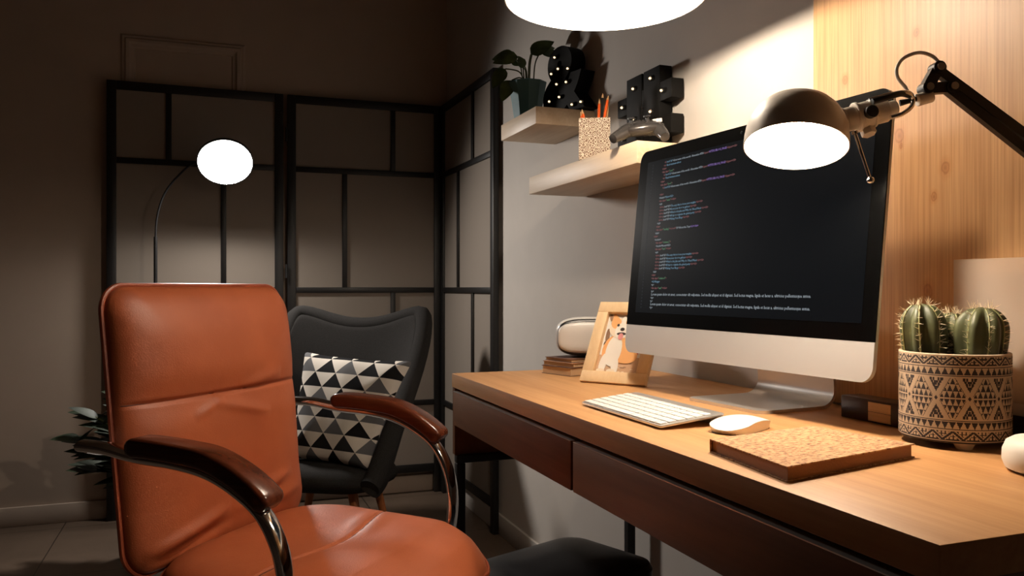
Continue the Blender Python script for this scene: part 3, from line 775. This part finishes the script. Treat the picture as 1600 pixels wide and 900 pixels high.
# ------------------------------------------------------------------ articulated desk lamp (local: x = right in the photo, y = away, z up)
PXM = 1.1/1267
DL = thing('desk_lamp', 'beige metal dome desk lamp on black jointed arm glowing before the monitor', 'desk lamp', (.7436, .8969, DZ), -YAW)
def lp(u, v, y=0.): return V((u-1242)*PXM, y, .956+(450-v)*PXM-DZ)
rc = lp(1243, 230); ax = V(.145, .285, .95).normalized()       # axis pointing up through the dome
q0 = V(0, 0, 1).rotation_difference(ax).to_matrix().to_4x4(); hm = T_(rc) @ q0
prof = [(.0685, 0), (.0685, .003), (.0680, .014), (.0665, .026), (.063, .039), (.056, .052), (.046, .063), (.033, .0705), (.018, .0745), (.0005, .076)]
sh_o = MB().lathe(prof, 64, hm); sh_o.lathe([(.0685, 0), (.0672, 0)], 64, hm); sh_o.build('shade', M['lampmetal'], DL, angle=60)
MB().lathe([(max(.0004, r_-.0014), z-(.0014 if z > .03 else 0)) for r_, z in prof], 64, hm).build('shade_lining', M['lampinner'], DL, angle=60)
MB().sphere(rc+ax*.026, .024, 24).build('bulb', M['glowdesk'], DL)
na, nb = lp(1308, 190, .008), lp(1400, 167, .008); nd = (nb-na).normalized()
nk = MB()
for t0, t1, r_ in ((.0, .012, .0185), (.012, .028, .0165), (.028, .033, .0205), (.033, .049, .0185), (.049, .054, .0195), (.054, .072, .0165), (.072, .086, .0105)):
    nk.cyl(na+nd*t0, na+nd*t1, r_, 28, .0012)
nk.build('neck', M['lampmetal'], DL)
kn = MB(); kp = na+nd*.041; kn.cyl(kp+V(0, -.018, 0), kp+V(0, -.028, 0), .0085, 20, .001); kn.build('clamp_knob', M['blackplastic'], DL)
MB().cyl(kp+V(.004, 0, -.017), kp+V(.006, -.004, -.027), .010, 6, .001).build('lower_nut', M['lampmetal'], DL)
lv = MB(); l0, l1 = lp(1333, 206, -.004), lp(1355, 283, -.010); lv.tube([l0, l0+(l1-l0)*.06, l0+(l1-l0)*.07, l1], [.0045, .0045, .0024, .0022], 12); lv.sphere(l1, .0052, 16); lv.build('lever', M['chrome'], DL)
MB().tube(catmull([lp(1353, 164, -.020), lp(1378, 157, -.020), lp(1400, 150, -.014), lp(1418, 150, -.004)], 6), .0042, 10).build('knob_arm', M['blackmetal'], DL)
wl = MB(); wl.tube(catmull([lp(1352, 160, -.012), lp(1385, 151, -.014), lp(1412, 148, -.012), lp(1424, 155, -.004), lp(1421, 168, -.006), lp(1405, 180, -.010), lp(1386, 186, -.010)], 8), .0030, 10); wl.build('wire_loop', M['chrome'], DL)
MB().tube([lp(1408, 160, .004), lp(1424, 157, .0), lp(1440, 152, .0)], [.0045, .0032, .0032], 12).build('swivel_pin', M['blackmetal'], DL)
MB().cyl(lp(1432, 157), lp(1456, 150), .0085, 20, .001).build('swivel_collar', M['lampmetal'], DL)
br = MB()
def bar(mb, a, b, hw_, hy, y=0):
    a, b = Vector(a), Vector(b); d = (b-a).normalized(); n_ = V(-d.z, 0, d.x); e = V(0, hy, 0)
    vs = [p+n_*s_*hw_+e*q for p in (a, b) for s_ in (-1, 1) for q in (-1, 1)]
    mb.add(vs, [(0, 1, 3, 2), (4, 6, 7, 5), (0, 4, 5, 1), (2, 3, 7, 6), (0, 2, 6, 4), (1, 5, 7, 3)])
bar(br, lp(1464, 107), lp(1447, 138), .0075, .006); bar(br, lp(1445, 139), lp(1486, 137), .0072, .006)
for c in ((1464, 107), (1447, 138), (1485, 137)): br.cyl(lp(*c, -.009), lp(*c, .009), .0085, 20)
br.build('elbow_bracket', M['blackmetal'], DL)
for c in ((1464, 107), (1447, 138), (1485, 137)): MB().cyl(lp(*c, -.0122), lp(*c, -.0092), .0052, 16).build('pivot_screw', M['steel'], DL)
E1, E2 = lp(1700, 307, -.10), lp(1672, 313, -.10)
def shf(a, k_): return a
ar = MB()
a0, a1 = lp(1464, 110, 0), lp(1735, 318, -.01); b0, b1 = lp(1480, 139, 0), lp(1720, 336, -.01)
bar(ar, a0, a1, .0062, .0055); ar.build('upper_arm_bar', M['blackmetal'], DL, smooth=False)
ar = MB(); bar(ar, b0, b1, .0062, .0055); ar.build('upper_arm_bar', M['blackmetal'], DL, smooth=False)
MB().cyl(lp(1601, 226, -.016), lp(1601, 226, .006), .006, 16).build('arm_bolt', M['steel'], DL)
lo = MB(); bar(lo, lp(1730, 322, -.012), (lp(1700, 450).x, -.012, .05), .0085, .006); lo.build('lower_arm', M['blackmetal'], DL, smooth=False)
MB().lathe([(.001, .0003), (.048, .0003), (.05, .006), (.047, .018), (.014, .023), (.012, .055), (.001, .056)], 40, T_((lp(1700, 450).x, -.012, 0))).build('lamp_base', M['blackmetal'], DL)
MB().tube(catmull([lp(1424, 153, .004), lp(1418, 137, .004), lp(1405, 120, .004), lp(1404, 104, .004), lp(1415, 89, .004), lp(1438, 81, .004), lp(1460, 87, .004), lp(1474, 103, .004), lp(1492, 122, .009)], 8), .0024, 10).build('cable', M['lampmetal'], DL)

# ------------------------------------------------------------------ pendant lamp
PN = thing('pendant_lamp', 'large round white pendant lamp hanging low over the desk at top', 'pendant lamp', (.684, 1.345, 0), 0)
RZ = 1.490; pr = [(.186, RZ), (.184, RZ+.012), (.172, RZ+.045), (.145, RZ+.085), (.105, RZ+.115), (.055, RZ+.132), (.03, RZ+.136)]
MB().lathe(pr, 72).build('shade', M['lampmetal'], PN, angle=60)
MB().lathe([(r_-.0025, z-.0005) for r_, z in pr]+[(.0005, RZ+.135)], 72).build('shade_lining', M['lampinner'], PN, angle=60)
MB().lathe([(.186, RZ), (.1835, RZ-.0005)], 72).build('rim', M['lampmetal'], PN)
MB().sphere((0, 0, RZ+.020), .022, 24).build('bulb', M['glowpendant'], PN)
MB().cyl((0, 0, RZ+.041), (0, 0, RZ+.138), .014, 20).build('bulb_socket', M['lampmetal'], PN)
MB().tube([(0, 0, RZ+.138), (0, 0, ZC-.03)], .003, 10).build('cord', M['blackplastic'], PN)
MB().lathe([(.001, ZC-.032), (.04, ZC-.03), (.05, ZC-.002), (.001, ZC-.001)], 32).build('ceiling_rose', M['lampmetal'], PN)

# ------------------------------------------------------------------ floor lamp
FL = thing('floor_lamp', 'thin black arc floor lamp with bright round white head before the folding screen', 'floor lamp', (-.2045, 3.545, 0), 0)
MB().lathe([(.001, .0003), (.118, .0003), (.12, .008), (.11, .016), (.012, .02), (.009, .05), (.001, .05)], 40).build('base', M['blackmetal'], FL)
MB().cyl((0, 0, .045), (0, 0, 1.161), .0072, 14).build('pole', M['blackmetal'], FL)
hc = V(.262, -.10, 1.459)
fn_ = (-Fv*.70+V(0, 0, -1)*.66+Rv*.26).normalized()
arc = catmull([(0, 0, 1.155), (.006, -.002, 1.24), (.032, -.012, 1.33), (.085, -.032, 1.405), (.15, -.055, 1.458), tuple(hc-fn_*.034)], 10)
MB().tube(arc, .0042, 10).build('arc_arm', M['blackmetal'], FL)
qf = V(0, 0, 1).rotation_difference(fn_).to_matrix().to_4x4(); fm = T_(hc) @ qf
MB().lathe([(.1035, .002), (.1075, .002), (.1075, -.010), (.096, -.020), (.06, -.030), (.03, -.036), (.001, -.037)], 56, fm).build('lamp_head', M['blackmetal'], FL)
MB().lathe([(.103, .0015), (.095, .004), (.05, .0065), (.001, .007)], 56, fm).build('light_disc', M['glowfloor'], FL)

# ------------------------------------------------------------------ tan leather chair  (local x = facing, y = far side)
CH_ = thing('office_chair', 'tan leather office chair with chrome arms and dark wooden arm pads', 'office chair', (.0105, 1.584, 0), math.radians(-41.3))
def gauss(x, s): return math.exp(-(x/s)**2)
SEAM = .765
def back_x(z): return lerp(z, [.46, .52, .60, .70, .78, .88, .96], [.030, .018, .004, -.006, -.012, -.022, -.034])
def back_fn(x, y, z, m, side):
    Z = .727+y                          # panel centre height
    xx = back_x(Z)
    yy = x*(1+.012*math.sin((Z-.5)*6))
    t = z
    if side > 0:
        seam = SEAM+.004
        t -= (.007*gauss(Z-seam, .0035)+.009*gauss(Z-seam, .030))*(1-m**6)
        # folds running out of the seam and the lower corners
        def fold(y0, z0, y1, z1, amp, wid):
            d = Vector((y1-y0, z1-z0)); L = d.length; d /= L; q = Vector((yy-y0, Z-z0)); s_ = q.dot(d)/L; p_ = q.x*-d.y+q.y*d.x
            if -.1 < s_ < 1.1: return amp*gauss(p_, wid)*max(0, 1-abs(s_*2-1)**2)
            return 0
        t += fold(-.05, .755, .10, .72, .006, .010)+fold(.02, .775, .15, .79, .006, .012)+fold(-.10, .735, -.02, .76, .004, .008)
        t += fold(-.21, .53, -.02, .57, .010, .012)+fold(-.02, .555, .16, .60, .008, .012)-fold(-.20, .515, .0, .545, .006, .010)+fold(.05, .545, .2, .56, .006, .012)
        t *= 1+.10*math.sin(Z*9+1)
        t = max(t, -.002)
    return V(xx+t, yy, Z)
pillow(.226, .232, .045, .050, .022, 150, 4.0, back_fn).build('backrest', M['leather'], CH_, angle=80, weld=1e-6)
def loop(hw_, hh_, r_, fn3, rad, name, mat):
    pts = [fn3(x, y) for x, y in rrect(hw_, hh_, r_, 8)]
    full = []
    for i in range(len(pts)):
        a, b = pts[i], pts[(i+1) % len(pts)]; k_ = max(1, int((b-a).length/.02)); full += [a+(b-a)*(q/k_) for q in range(k_)]
    full.append(full[0].copy()); return MB().tube(full, rad, 8).build(name, mat, CH_)
loop(.2275, .2335, .045, lambda x, y: V(back_x(.727+y), x*(1+.012*math.sin((.227+y)*6)), .727+y), .0042, 'back_piping', M['piping'])
def on_pillow(x, y, hw, hh, T, fn):
    m = max(abs(x)/hw, abs(y)/hh); return fn(x, y, T*max(0, 1-m**4)**.5, m, 1)
MB().tube([on_pillow(-.219+.438*q/60, SEAM+.004-.727, .226, .232, .05, back_fn) for q in range(61)], .0011, 6).build('back_seam', M['seam'], CH_)
def seat_z(x): return lerp(x, [-.26, -.16, 0, .12, .18, .22, .26], [.494, .492, .486, .482, .472, .458, .446])
def seat_xy(x, y):
    k_ = max(0, x/.222); return .252+x+.030*k_*(1-min(1, abs(y)/.23)**2)-.018*k_*(abs(y)/.23)**2, y*(1-.05*k_*k_)
def seat_fn(x, y, z, m, side):
    t = z
    if side > 0:
        sx = x-.018+.8*y*y              # stitched seam crossing the seat
        t -= .004*gauss(sx, .0035)*(1-m**4)+.010*gauss(x+.01, .10)*gauss(y, .12)
        t += .003*gauss(sx-.016, .014)*gauss(y-.09, .07)+.0025*gauss(sx+.018, .016)*gauss(y-.10, .06)
    X, Y_ = seat_xy(x, y); return V(X, Y_, seat_z(x)+t)
pillow(.222, .232, .12, .048, .030, 150, 4.0, seat_fn).build('seat', M['leather'], CH_, angle=80, weld=1e-6)
MB().tube([on_pillow(.018-.8*y_*y_, y_, .222, .232, .048, seat_fn) for y_ in [-.20+.40*q/50 for q in range(51)]], .0010, 6).build('seat_seam', M['seam'], CH_)
loop(.2235, .2335, .12, lambda x, y: V(*seat_xy(x, y), seat_z(x)), .0045, 'seat_piping', M['piping'])
for sgn, sd_ in ((-1, 0), (1, 1)):
    Y = sgn*.268
    pth = [(-.022, Y, .714), (.03, Y, .713), (.09, Y, .705), (.16, Y, .701), (.22, Y, .692), (.27, Y, .672), (.312, Y, .644), (.338, Y, .605), (.351, Y, .56), (.352, Y, .505), (.338, Y, .455), (.30, Y*.97, .428), (.25, Y*.85, .42), (.22, Y*.6, .418), (.20, 0, .417)]
    af = MB().tube(catmull(pth, 6), .0155, 14, True, .62, up=(0, 1, 0)) if False else MB()
    cp = catmull(pth, 6)
    # flat-oval section, wide across the arm
    vs = []; fs = []; SG = 14; nn_ = len(cp)
    for i, p in enumerate(cp):
        d = (cp[min(i+1, nn_-1)]-cp[max(i-1, 0)]).normalized(); s_ = V(0, 1, 0)-d*d.y
        s_ = s_.normalized() if s_.length > .35 else V(1, 0, 0)
        n_ = d.cross(s_)
        for k_ in range(SG):
            a = 2*PI*k_/SG; vs.append(p+s_*.0165*math.cos(a)+n_*.0095*math.sin(a))
    for i in range(nn_-1):
        for k_ in range(SG): fs.append((i*SG+k_, i*SG+(k_+1) % SG, (i+1)*SG+(k_+1) % SG, (i+1)*SG+k_))
    fs += [tuple(range(SG))[::-1], tuple((nn_-1)*SG+k_ for k_ in range(SG))]
    af.add(vs, fs); arm = af.build('arm_frame', M['chrome'], CH_)
    # rear stub tube and bracket to the backrest
    MB().tube([(-.018, Y*.99, .708), (-.024, Y*.9, .70), (-.034, Y*.72, .69)], .006, 10).build('back_bracket', M['chrome'], arm)
    pd = catmull([(.080, Y, .716), (.115, Y, .7175), (.177, Y, .714), (.225, Y, .708), (.272, Y, .690), (.308, Y, .668), (.326, Y, .652)], 6)
    pw = MB(); vs = []; fs = []; kk = len(pd)
    for i, p in enumerate(pd):
        d = (pd[min(i+1, kk-1)]-pd[max(i-1, 0)]).normalized(); n_ = V(-d.z, 0, d.x)
        e = i/(kk-1); sc = min(1, .55+6*e, .55+6*(1-e)); hw_, hh_ = .0245*sc**.5, .0145*sc
        for (a, b) in rrect(hw_, hh_, min(hw_, hh_)*.55, 3): vs.append(p+V(0, a, 0)+n_*(b+.004))
    SG = len(vs)//kk
    for i in range(kk-1):
        for k_ in range(SG): fs.append((i*SG+k_, i*SG+(k_+1) % SG, (i+1)*SG+(k_+1) % SG, (i+1)*SG+k_))
    fs += [tuple(range(SG))[::-1], tuple((kk-1)*SG+k_ for k_ in range(SG))]
    pw.add(vs, fs); pw.build('arm_pad', M['darkwood'], arm, angle=50)
MB().box((.12, -.11, .405), (.36, .11, .432), .004).build('seat_plate', M['blackmetal'], CH_)
MB().box((-.045, -.06, .40), (.13, .06, .418), .004).build('back_support', M['blackmetal'], CH_)
MB().box((-.052, -.035, .40), (-.032, .035, .62), .004).build('back_support', M['blackmetal'], CH_)
MB().cyl((.24, 0, .09), (.24, 0, .406), .025, 24).build('gas_column', M['blackmetal'], CH_)
for k_ in range(5):
    a = 2*PI*k_/5+.3; c, s_ = math.cos(a), math.sin(a)
    lg = MB().tube([(.24+.02*c, .02*s_, .105), (.24+.28*c, .28*s_, .07)], [.022, .014], 12).build('base_arm', M['chrome'], CH_)
    MB().cyl((.24+.28*c-s_*.012, .28*s_+c*.012, .027), (.24+.28*c+s_*.012, .28*s_-c*.012, .027), .0265, 20, .004).build('caster', M['blackplastic'], lg)

# ------------------------------------------------------------------ charcoal armchair
AF = math.atan2(-.86, -.50)
AR = thing('armchair', 'charcoal wingback tub armchair on wooden legs in front of the folding screen', 'armchair', (.435, 3.07, 0), AF+PI/2)
# local: -y = facing, +y = back, x = sideways
def shell(i, j, off=0.):
    ph = 2*i-1; t = j
    a = ph*PI/2; A = abs(ph)
    top = .800+.050*smooth01(A/.5)-.575*smooth01((A-.48)/.54)**1.05
    z0_ = .255
    z = z0_+(top-z0_)*t
    h = (z-z0_)/.62
    Wd = (.215+.140*min(1, max(0, h))**.8)+off
    Df = lerp(h, [0, .15, .3, .5, .8, 1.05], [.34, .38, .39, .34, .22, .14])
    y_b = .10+.22*h+off
    x = Wd*math.copysign(abs(math.sin(a))**.85, a); y = y_b-(Df)*(1-math.cos(a))**1.1
    return V(x, y, z)
ashell = MB(); ashell.grid(lambda i, j: shell(i, j), 40, 18); ashell.build('shell', M['greyfabric'], AR, sub=1, solid=.07, angle=180)
def aseat(x, y, z, m, side): return V(x, -.06+y, .275+z+.02*(-y/.27))
pillow(.235, .20, .10, .060, .055, 28, 3.5, aseat).build('seat_cushion', M['greyfabric'], AR, angle=80, weld=1e-6)
rim = [shell(i/60, 1.0)+V(0, -.0, .0) for i in range(61)]
MB().tube([p+V(0, 0, .0) for p in rim], .0352, 14).build('edge_roll', M['greyfabric'], AR)
for x, y in ((-.14, -.17), (.14, -.17), (-.13, .10), (.13, .10)):
    MB().tube([(x*.9, y*.9, .262), (x*1.35, y*1.2, .001)], [.019, .011], 14).build('leg', M['legwood'], AR)
# cushion on it
CU = thing('cushion', 'square cushion with black, grey and white triangle print on the charcoal armchair', 'cushion', (.475, 3.035, 0), AF+PI/2)
cm = T_((.026, -.108, .522)) @ Matrix.Rotation(-.16, 4, 'Z') @ Matrix.Rotation(-.30, 4, 'X') @ Matrix.Rotation(.05, 4, 'Y') @ Matrix(((1, 0, 0, 0), (0, 0, -1, 0), (0, 1, 0, 0), (0, 0, 0, 1)))
def cush(x, y, z, m, side):
    k_ = 1-.10*(1-abs(x/.2)**2)*(abs(y/.2)**3)*.6; k2 = 1-.10*(1-abs(y/.2)**2)*(abs(x/.2)**3)*.6
    return cm @ V(x*k2*(1.0+.8*y)+.10*y, y*k_, z*(1-.25*abs(x*y)/.04)+.004*math.sin(x*38+y*14))
cmb = pillow(.192, .196, .012, .062, .062, 40, 2.2, cush)
co = cmb.build('cover', M['tri'], CU, angle=80)
uvl = co.data.uv_layers.new(name='UVMap'); inv = cm.inverted()
for l in co.data.loops:
    p = inv @ co.data.vertices[l.vertex_index].co; uvl.data[l.index].uv = (p.x/.4+.5, p.y/.4+.5)

# ------------------------------------------------------------------ waste bin under the desk
WB = thing('waste_bin', 'black plastic bin with rounded lid standing under the desk', 'waste bin', (.618, 1.402, 0), math.radians(21))
def bin_ring(hx, hy, r_, z): return [(x, y, z) for x, y in rrect(hx, hy, r_, 8)]
def rings(rs):
    mb = MB(); vs = []; fs = []
    for r_ in rs: vs += r_
    n_ = len(rs[0])
    for i in range(len(rs)-1):
        for k_ in range(n_): fs.append((i*n_+k_, i*n_+(k_+1) % n_, (i+1)*n_+(k_+1) % n_, (i+1)*n_+k_))
    fs += [tuple(range(n_))[::-1], tuple((len(rs)-1)*n_+k_ for k_ in range(n_))]; return mb.add(vs, fs)
rings([bin_ring(.125, .09, .04, .0005), bin_ring(.13, .095, .04, .01), bin_ring(.148, .112, .045, .40)]).build('body', M['blackplastic'], WB, angle=35)
rings([bin_ring(.150, .114, .045, .401), bin_ring(.156, .120, .048, .405), bin_ring(.157, .121, .048, .424), bin_ring(.152, .116, .045, .434), bin_ring(.12, .085, .03, .442), bin_ring(.05, .03, .02, .444)]).build('lid', M['blackplastic'], WB, angle=30)

# ------------------------------------------------------------------ plants
def leaf_mesh(mb, base, d, up, L, Wd, fold=.25, droop=.25, n_=8, tip=1.0):
    d = d.normalized(); s_ = d.cross(up).normalized(); u_ = s_.cross(d).normalized(); vs = []; fs = []
    for i in range(n_+1):
        t = i/n_; wv = Wd*math.sin(PI*t**.75)**.8*(1-.15*t) if 0 < t < 1 else 0
        c = base+d*L*t-u_*L*droop*t*t
        vs += [c-s_*wv+u_*wv*fold, c, c+s_*wv+u_*wv*fold]
    for i in range(n_):
        a = i*3; fs += [(a, a+1, a+4, a+3), (a+1, a+2, a+5, a+4)]
    mb.add(vs, fs)
PT = thing('potted_plant', 'leafy green plant in a teal faceted pot at the end of the upper shelf', 'potted plant', (.938, 2.378, 1.477), 0)
tp = MB(); seg = 10
tp.lathe([(.001, .0005), (.040, .0005), (.042, .004), (.052, .07), (.0615, .122), (.0605, .125), (.056, .122), (.053, .105)], seg); tp.build('pot', M['teal'], PT, smooth=False)
MB().lathe([(.0535, .104), (.03, .112), (.001, .114)], 20).build('soil', M['soil'], PT)
# petioles and leaves given as offsets (right, away, up) from the pot centre
for (r0, f0, r1, f1, z1, dr, df, du, L, Wd) in [
    (-.010, 0, -.030, -.01, .205, -.9, -.1, -.10, .080, .030), (-.014, .01, -.045, .02, .215, -.95, .25, .12, .075, .030), (-.012, -.01, -.05, -.015, .13, -.45, -.3, -.85, .075, .026),
    (.002, 0, .010, .0, .215, .75, -.1, .55, .085, .030), (.006, .01, .018, .02, .232, .85, .1, .30, .075, .026), (.018, 0, .040, .0, .222, .97, .1, -.02, .082, .021),
    (-.004, 0, -.012, -.01, .17, -.3, -.5, .7, .04, .016), (0, .015, -.012, .03, .19, -.6, .5, .5, .06, .024), (-.008, 0, -.07, 0, .17, -.6, -.1, -.75, .07, .026)]:
    st_ = MB(); p0 = Rv*r0+Fv*f0+V(0, 0, .106); p1 = Rv*r1+Fv*f1+V(0, 0, z1); pm_ = (p0+p1)/2+V(0, 0, .02)-(Rv*(r1-r0))*.25
    st_.tube(catmull([p0, pm_, p1], 6), .0022, 7); s_o = st_.build('stem', M['stem'], PT)
    lf = MB(); leaf_mesh(lf, p1, Rv*dr+Fv*df+V(0, 0, du), V(0, 0, .55)-Fv, L, Wd, .12); lf.build('leaf', M['leaf'], s_o)
FP = thing('floor_plant', 'dark leafy houseplant on the floor half hidden behind the tan chair', 'potted plant', (-.20, 3.13, 0), 0)
MB().lathe([(.001, .0005), (.075, .0005), (.08, .005), (.098, .20), (.10, .205), (.093, .205), (.09, .18), (.001, .18)], 36).build('pot', M['blackplastic'], FP)
rnd = random.Random(4)
for (r1, f1, z1) in [(-.19, 0, .50), (-.15, -.06, .38), (-.20, .03, .30), (-.10, .05, .56), (-.06, -.05, .45), (.03, .03, .58), (.10, -.03, .5), (-.24, -.02, .42)]:
    p0 = V(0, 0, .185)+Rv*rnd.uniform(-.03, .03)+Fv*rnd.uniform(-.03, .03); p1 = Rv*r1+Fv*f1+V(0, 0, z1)
    pth = catmull([p0, p0*.45+p1*.55+V(0, 0, .06)-Rv*r1*.15, p1], 7); so = MB().tube(pth, [.006-.003*i/(len(pth)-1) for i in range(len(pth))], 8).build('stem', M['stem'], FP)
    d = (p1-p0).normalized()
    for k_ in range(4, len(pth)):
        for sgn in ((-1, 1) if k_ < len(pth)-1 else (0,)):
            if k_ % 2 == 0 and sgn == 1: continue
            dd = d*.45+Rv*sgn*.8*(-1 if abs(d.z) < 0 else 1)+V(0, 0, rnd.uniform(-.25, .3))+Fv*rnd.uniform(-.4, .3) if sgn else d*.4-Rv*.8
            lf = MB(); leaf_mesh(lf, pth[k_], dd, V(0, 0, 1)-Fv*.3, rnd.uniform(.095, .125), rnd.uniform(.024, .033), .2, .2, 7); lf.build('leaf', M['darkleaf'], so)

# ------------------------------------------------------------------ marquee signs
def marquee_bulb(parent, p, d=V(-1, 0, 0)):
    so = MB().cyl(p, p+d*.003, .0058, 12).build('bulb_socket', M['steel'], parent)
    MB().lathe([(.0058, .001), (.0068, .001), (.0066, .005), (.0060, .005)], 14, T_(p) @ V(0, 0, 1).rotation_difference(d).to_matrix().to_4x4()).build('bulb_ring', M['chrome'], so)
    MB().sphere(p+d*.0058, .0029, 12, (1, 1, 1)).build('bulb', M['glowmarquee'], so)
AM = thing('ampersand_sign', 'black ampersand marquee light with small bulbs on the upper shelf', 'marquee sign', (.996, 2.222, 1.477), math.radians(13))
am = MB()   # glyph in its own plane: right in the photo = -y, up = z, out of the wall = -x
gm = Matrix(((0, 0, -1, 0.02), (-1, 0, 0, .104), (0, 1, 0, .0035), (0, 0, 0, 1)))
text_mesh(am, '&', .262, gm, 1.04, extrude=.026, offset=.010, res=8)
zmin = min(p[2] for p in am.v); zmax = max(p[2] for p in am.v); ymin = min(p[1] for p in am.v); ymax = max(p[1] for p in am.v)
zs = .206/(zmax-zmin); ys = .205/(ymax-ymin)
am.v = [(x, (y-(ymin+ymax)/2)*ys, (z-zmin)*zs+.0005) for x, y, z in am.v]
ao = am.build('letter', M['signblack'], AM, angle=30)
for (yy, zz) in [(.035, .176), (.052, .130), (.018, .138), (-.03, .128), (.025, .093), (-.022, .090), (.062, .048), (.012, .052), (-.05, .018), (-.092, .018)]:
    marquee_bulb(AM, V(-.007, yy, zz))
HA = thing('hash_sign', 'black hash marquee light with small bulbs on the lower shelf against wall', 'marquee sign', (1.022, 1.802, 1.281), 0)
hz = MB(); d0, d1 = 0, .034
for y0, y1 in ((.004, .082), (-.084, -.006)): hz.box((d0, y0, .0005), (d1, y1, .217), .001)
for z0_, z1_ in ((.044, .090), (.128, .174)):
    for y0, y1 in ((.0822, .134), (-.0058, .0038), (-.136, -.0842)): hz.box((d0+.001, y0, z0_), (d1, y1, z1_), .001)
hz.build('letter', M['signblack'], HA, angle=30)
for (yy, zz) in [(.040, .186), (-.047, .192), (.100, .150), (-.100, .150), (.040, .108), (-.047, .110), (.100, .067), (-.100, .067), (.04, .022), (-.047, .022)]:
    marquee_bulb(HA, V(0, yy, zz))

# ------------------------------------------------------------------ pencil cup, pencils
PCX, PCY, PCR = .929, 1.885, -math.radians(26)
PCU = thing('pencil_cup', 'square cream pencil cup with brown curl print on the lower shelf', 'pencil cup', (PCX, PCY, 1.281), PCR)
hc_ = .0395; pcb = MB()
pcb.box((-hc_, -hc_, .0005), (hc_, -hc_+.003, .106)); pcb.box((-hc_, hc_-.003, .0005), (hc_, hc_, .106)); pcb.box((-hc_, -hc_+.003, .0005), (-hc_+.003, hc_-.003, .106)); pcb.box((hc_-.003, -hc_+.003, .0005), (hc_, hc_-.003, .106)); pcb.box((-hc_+.003, -hc_+.003, .0005), (hc_-.003, hc_-.003, .004))
pcb.build('box', M['curls'], PCU, smooth=False)
def pencil(label, a, b, mat):
    a, b = Vector(a), Vector(b); L = (b-a).length
    o = thing('pencil', label, 'pencil', (0, 0, 0), 0, 'pencils in the printed cup'); o.location = (PCX, PCY, 1.281); o.rotation_euler = (0, 0, PCR)
    d = (b-a).normalized()
    MB().tube([a, b-d*.016], .0037, 6).build('barrel', mat, o, smooth=False)
    MB().tube([b-d*.0159, b-d*.004], [.0036, .001], 6).build('sharpened_cone', M['pencilwood'], o)
    MB().tube([b-d*.0041, b], [.001, .0003], 6).build('lead', M['graphite'], o)
for lab, a, b, mt_ in [('orange pencil leaning far left in the printed cup, leftmost of all', (-.012, -.01, .006), (-.036, .004, .135), 'orangepencil'),
    ('orange pencil second from the left in the printed cup', (-.004, .0, .006), (-.033, -.004, .139), 'orangepencil'),
    ('tall orange pencil upright in the middle of the printed cup', (.006, .010, .006), (.013, .002, .166), 'orangepencil'),
    ('tall black pencil at the middle of the printed cup, highest of all', (.016, -.006, .006), (.021, -.010, .178), 'graphite'),
    ('orange pencil leaning right in the printed cup beside black pencil', (.006, -.018, .006), (.036, -.008, .172), 'orangepencil'),
    ('bare wooden pencil leaning right at the rear of the printed cup', (.014, .016, .006), (.036, .018, .158), 'pencilwood'),
    ('brown pencil leaning furthest right in the printed cup', (.022, .028, .006), (.035, .028, .150), 'kraft')]:
    pencil(lab, a, b, M[mt_])

# ------------------------------------------------------------------ game controller
GP = thing('game_controller', 'silver game controller propped on the lower shelf before the hash sign', 'game controller', (.925, 1.640, 1.281), -math.radians(34))
# local x right, y away, z up: body seen from behind, two grips reaching forward and down
gpm = T_((.004, .004, .042)) @ Matrix.Rotation(.25, 4, 'X') @ Matrix.Rotation(-.10, 4, 'Y')
gb = MB(); gb.sphere((0, 0, 0), 1, 32); gb.v = [tuple(gpm @ V(p[0]*.050, p[1]*.031, p[2]*.0165)) for p in gb.v]
gb.tube(catmull([(.000, .010, .044), (-.026, .000, .038), (-.046, -.018, .024), (-.060, -.036, .0125)], 8), [.019]*2+[.019-.0085*i/22 for i in range(22)]+[.004], 18)
gb.tube(catmull([(.005, .010, .044), (.034, .002, .040), (.050, -.014, .026), (.058, -.030, .0125)], 8), [.019]*2+[.019-.0085*i/22 for i in range(22)]+[.004], 18)
gb.build('body', M['gamepad'], GP, angle=60)
for x in (-.038, .030): MB().box((x*.7-.012, .016, .004), (x*.7+.012, .034, .015), .003, gpm).build('shoulder_button', M['chrome'], GP)
for x, y in ((-.022, -.006), (.014, -.006)):
    MB().lathe([(.0001, .0), (.005, .0), (.004, .008), (.008, .010), (.008, .013), (.0001, .0135)], 18, gpm @ T_((x, y, .0145))).build('thumb_stick', M['blackplastic'], GP)
for q in range(4): MB().cyl(gpm @ V(.036+.007*math.cos(q*PI/2), .002+.007*math.sin(q*PI/2), .008), gpm @ V(.036+.007*math.cos(q*PI/2), .002+.007*math.sin(q*PI/2), .0165), .0038, 12, .001).build('button', M['white'], GP)
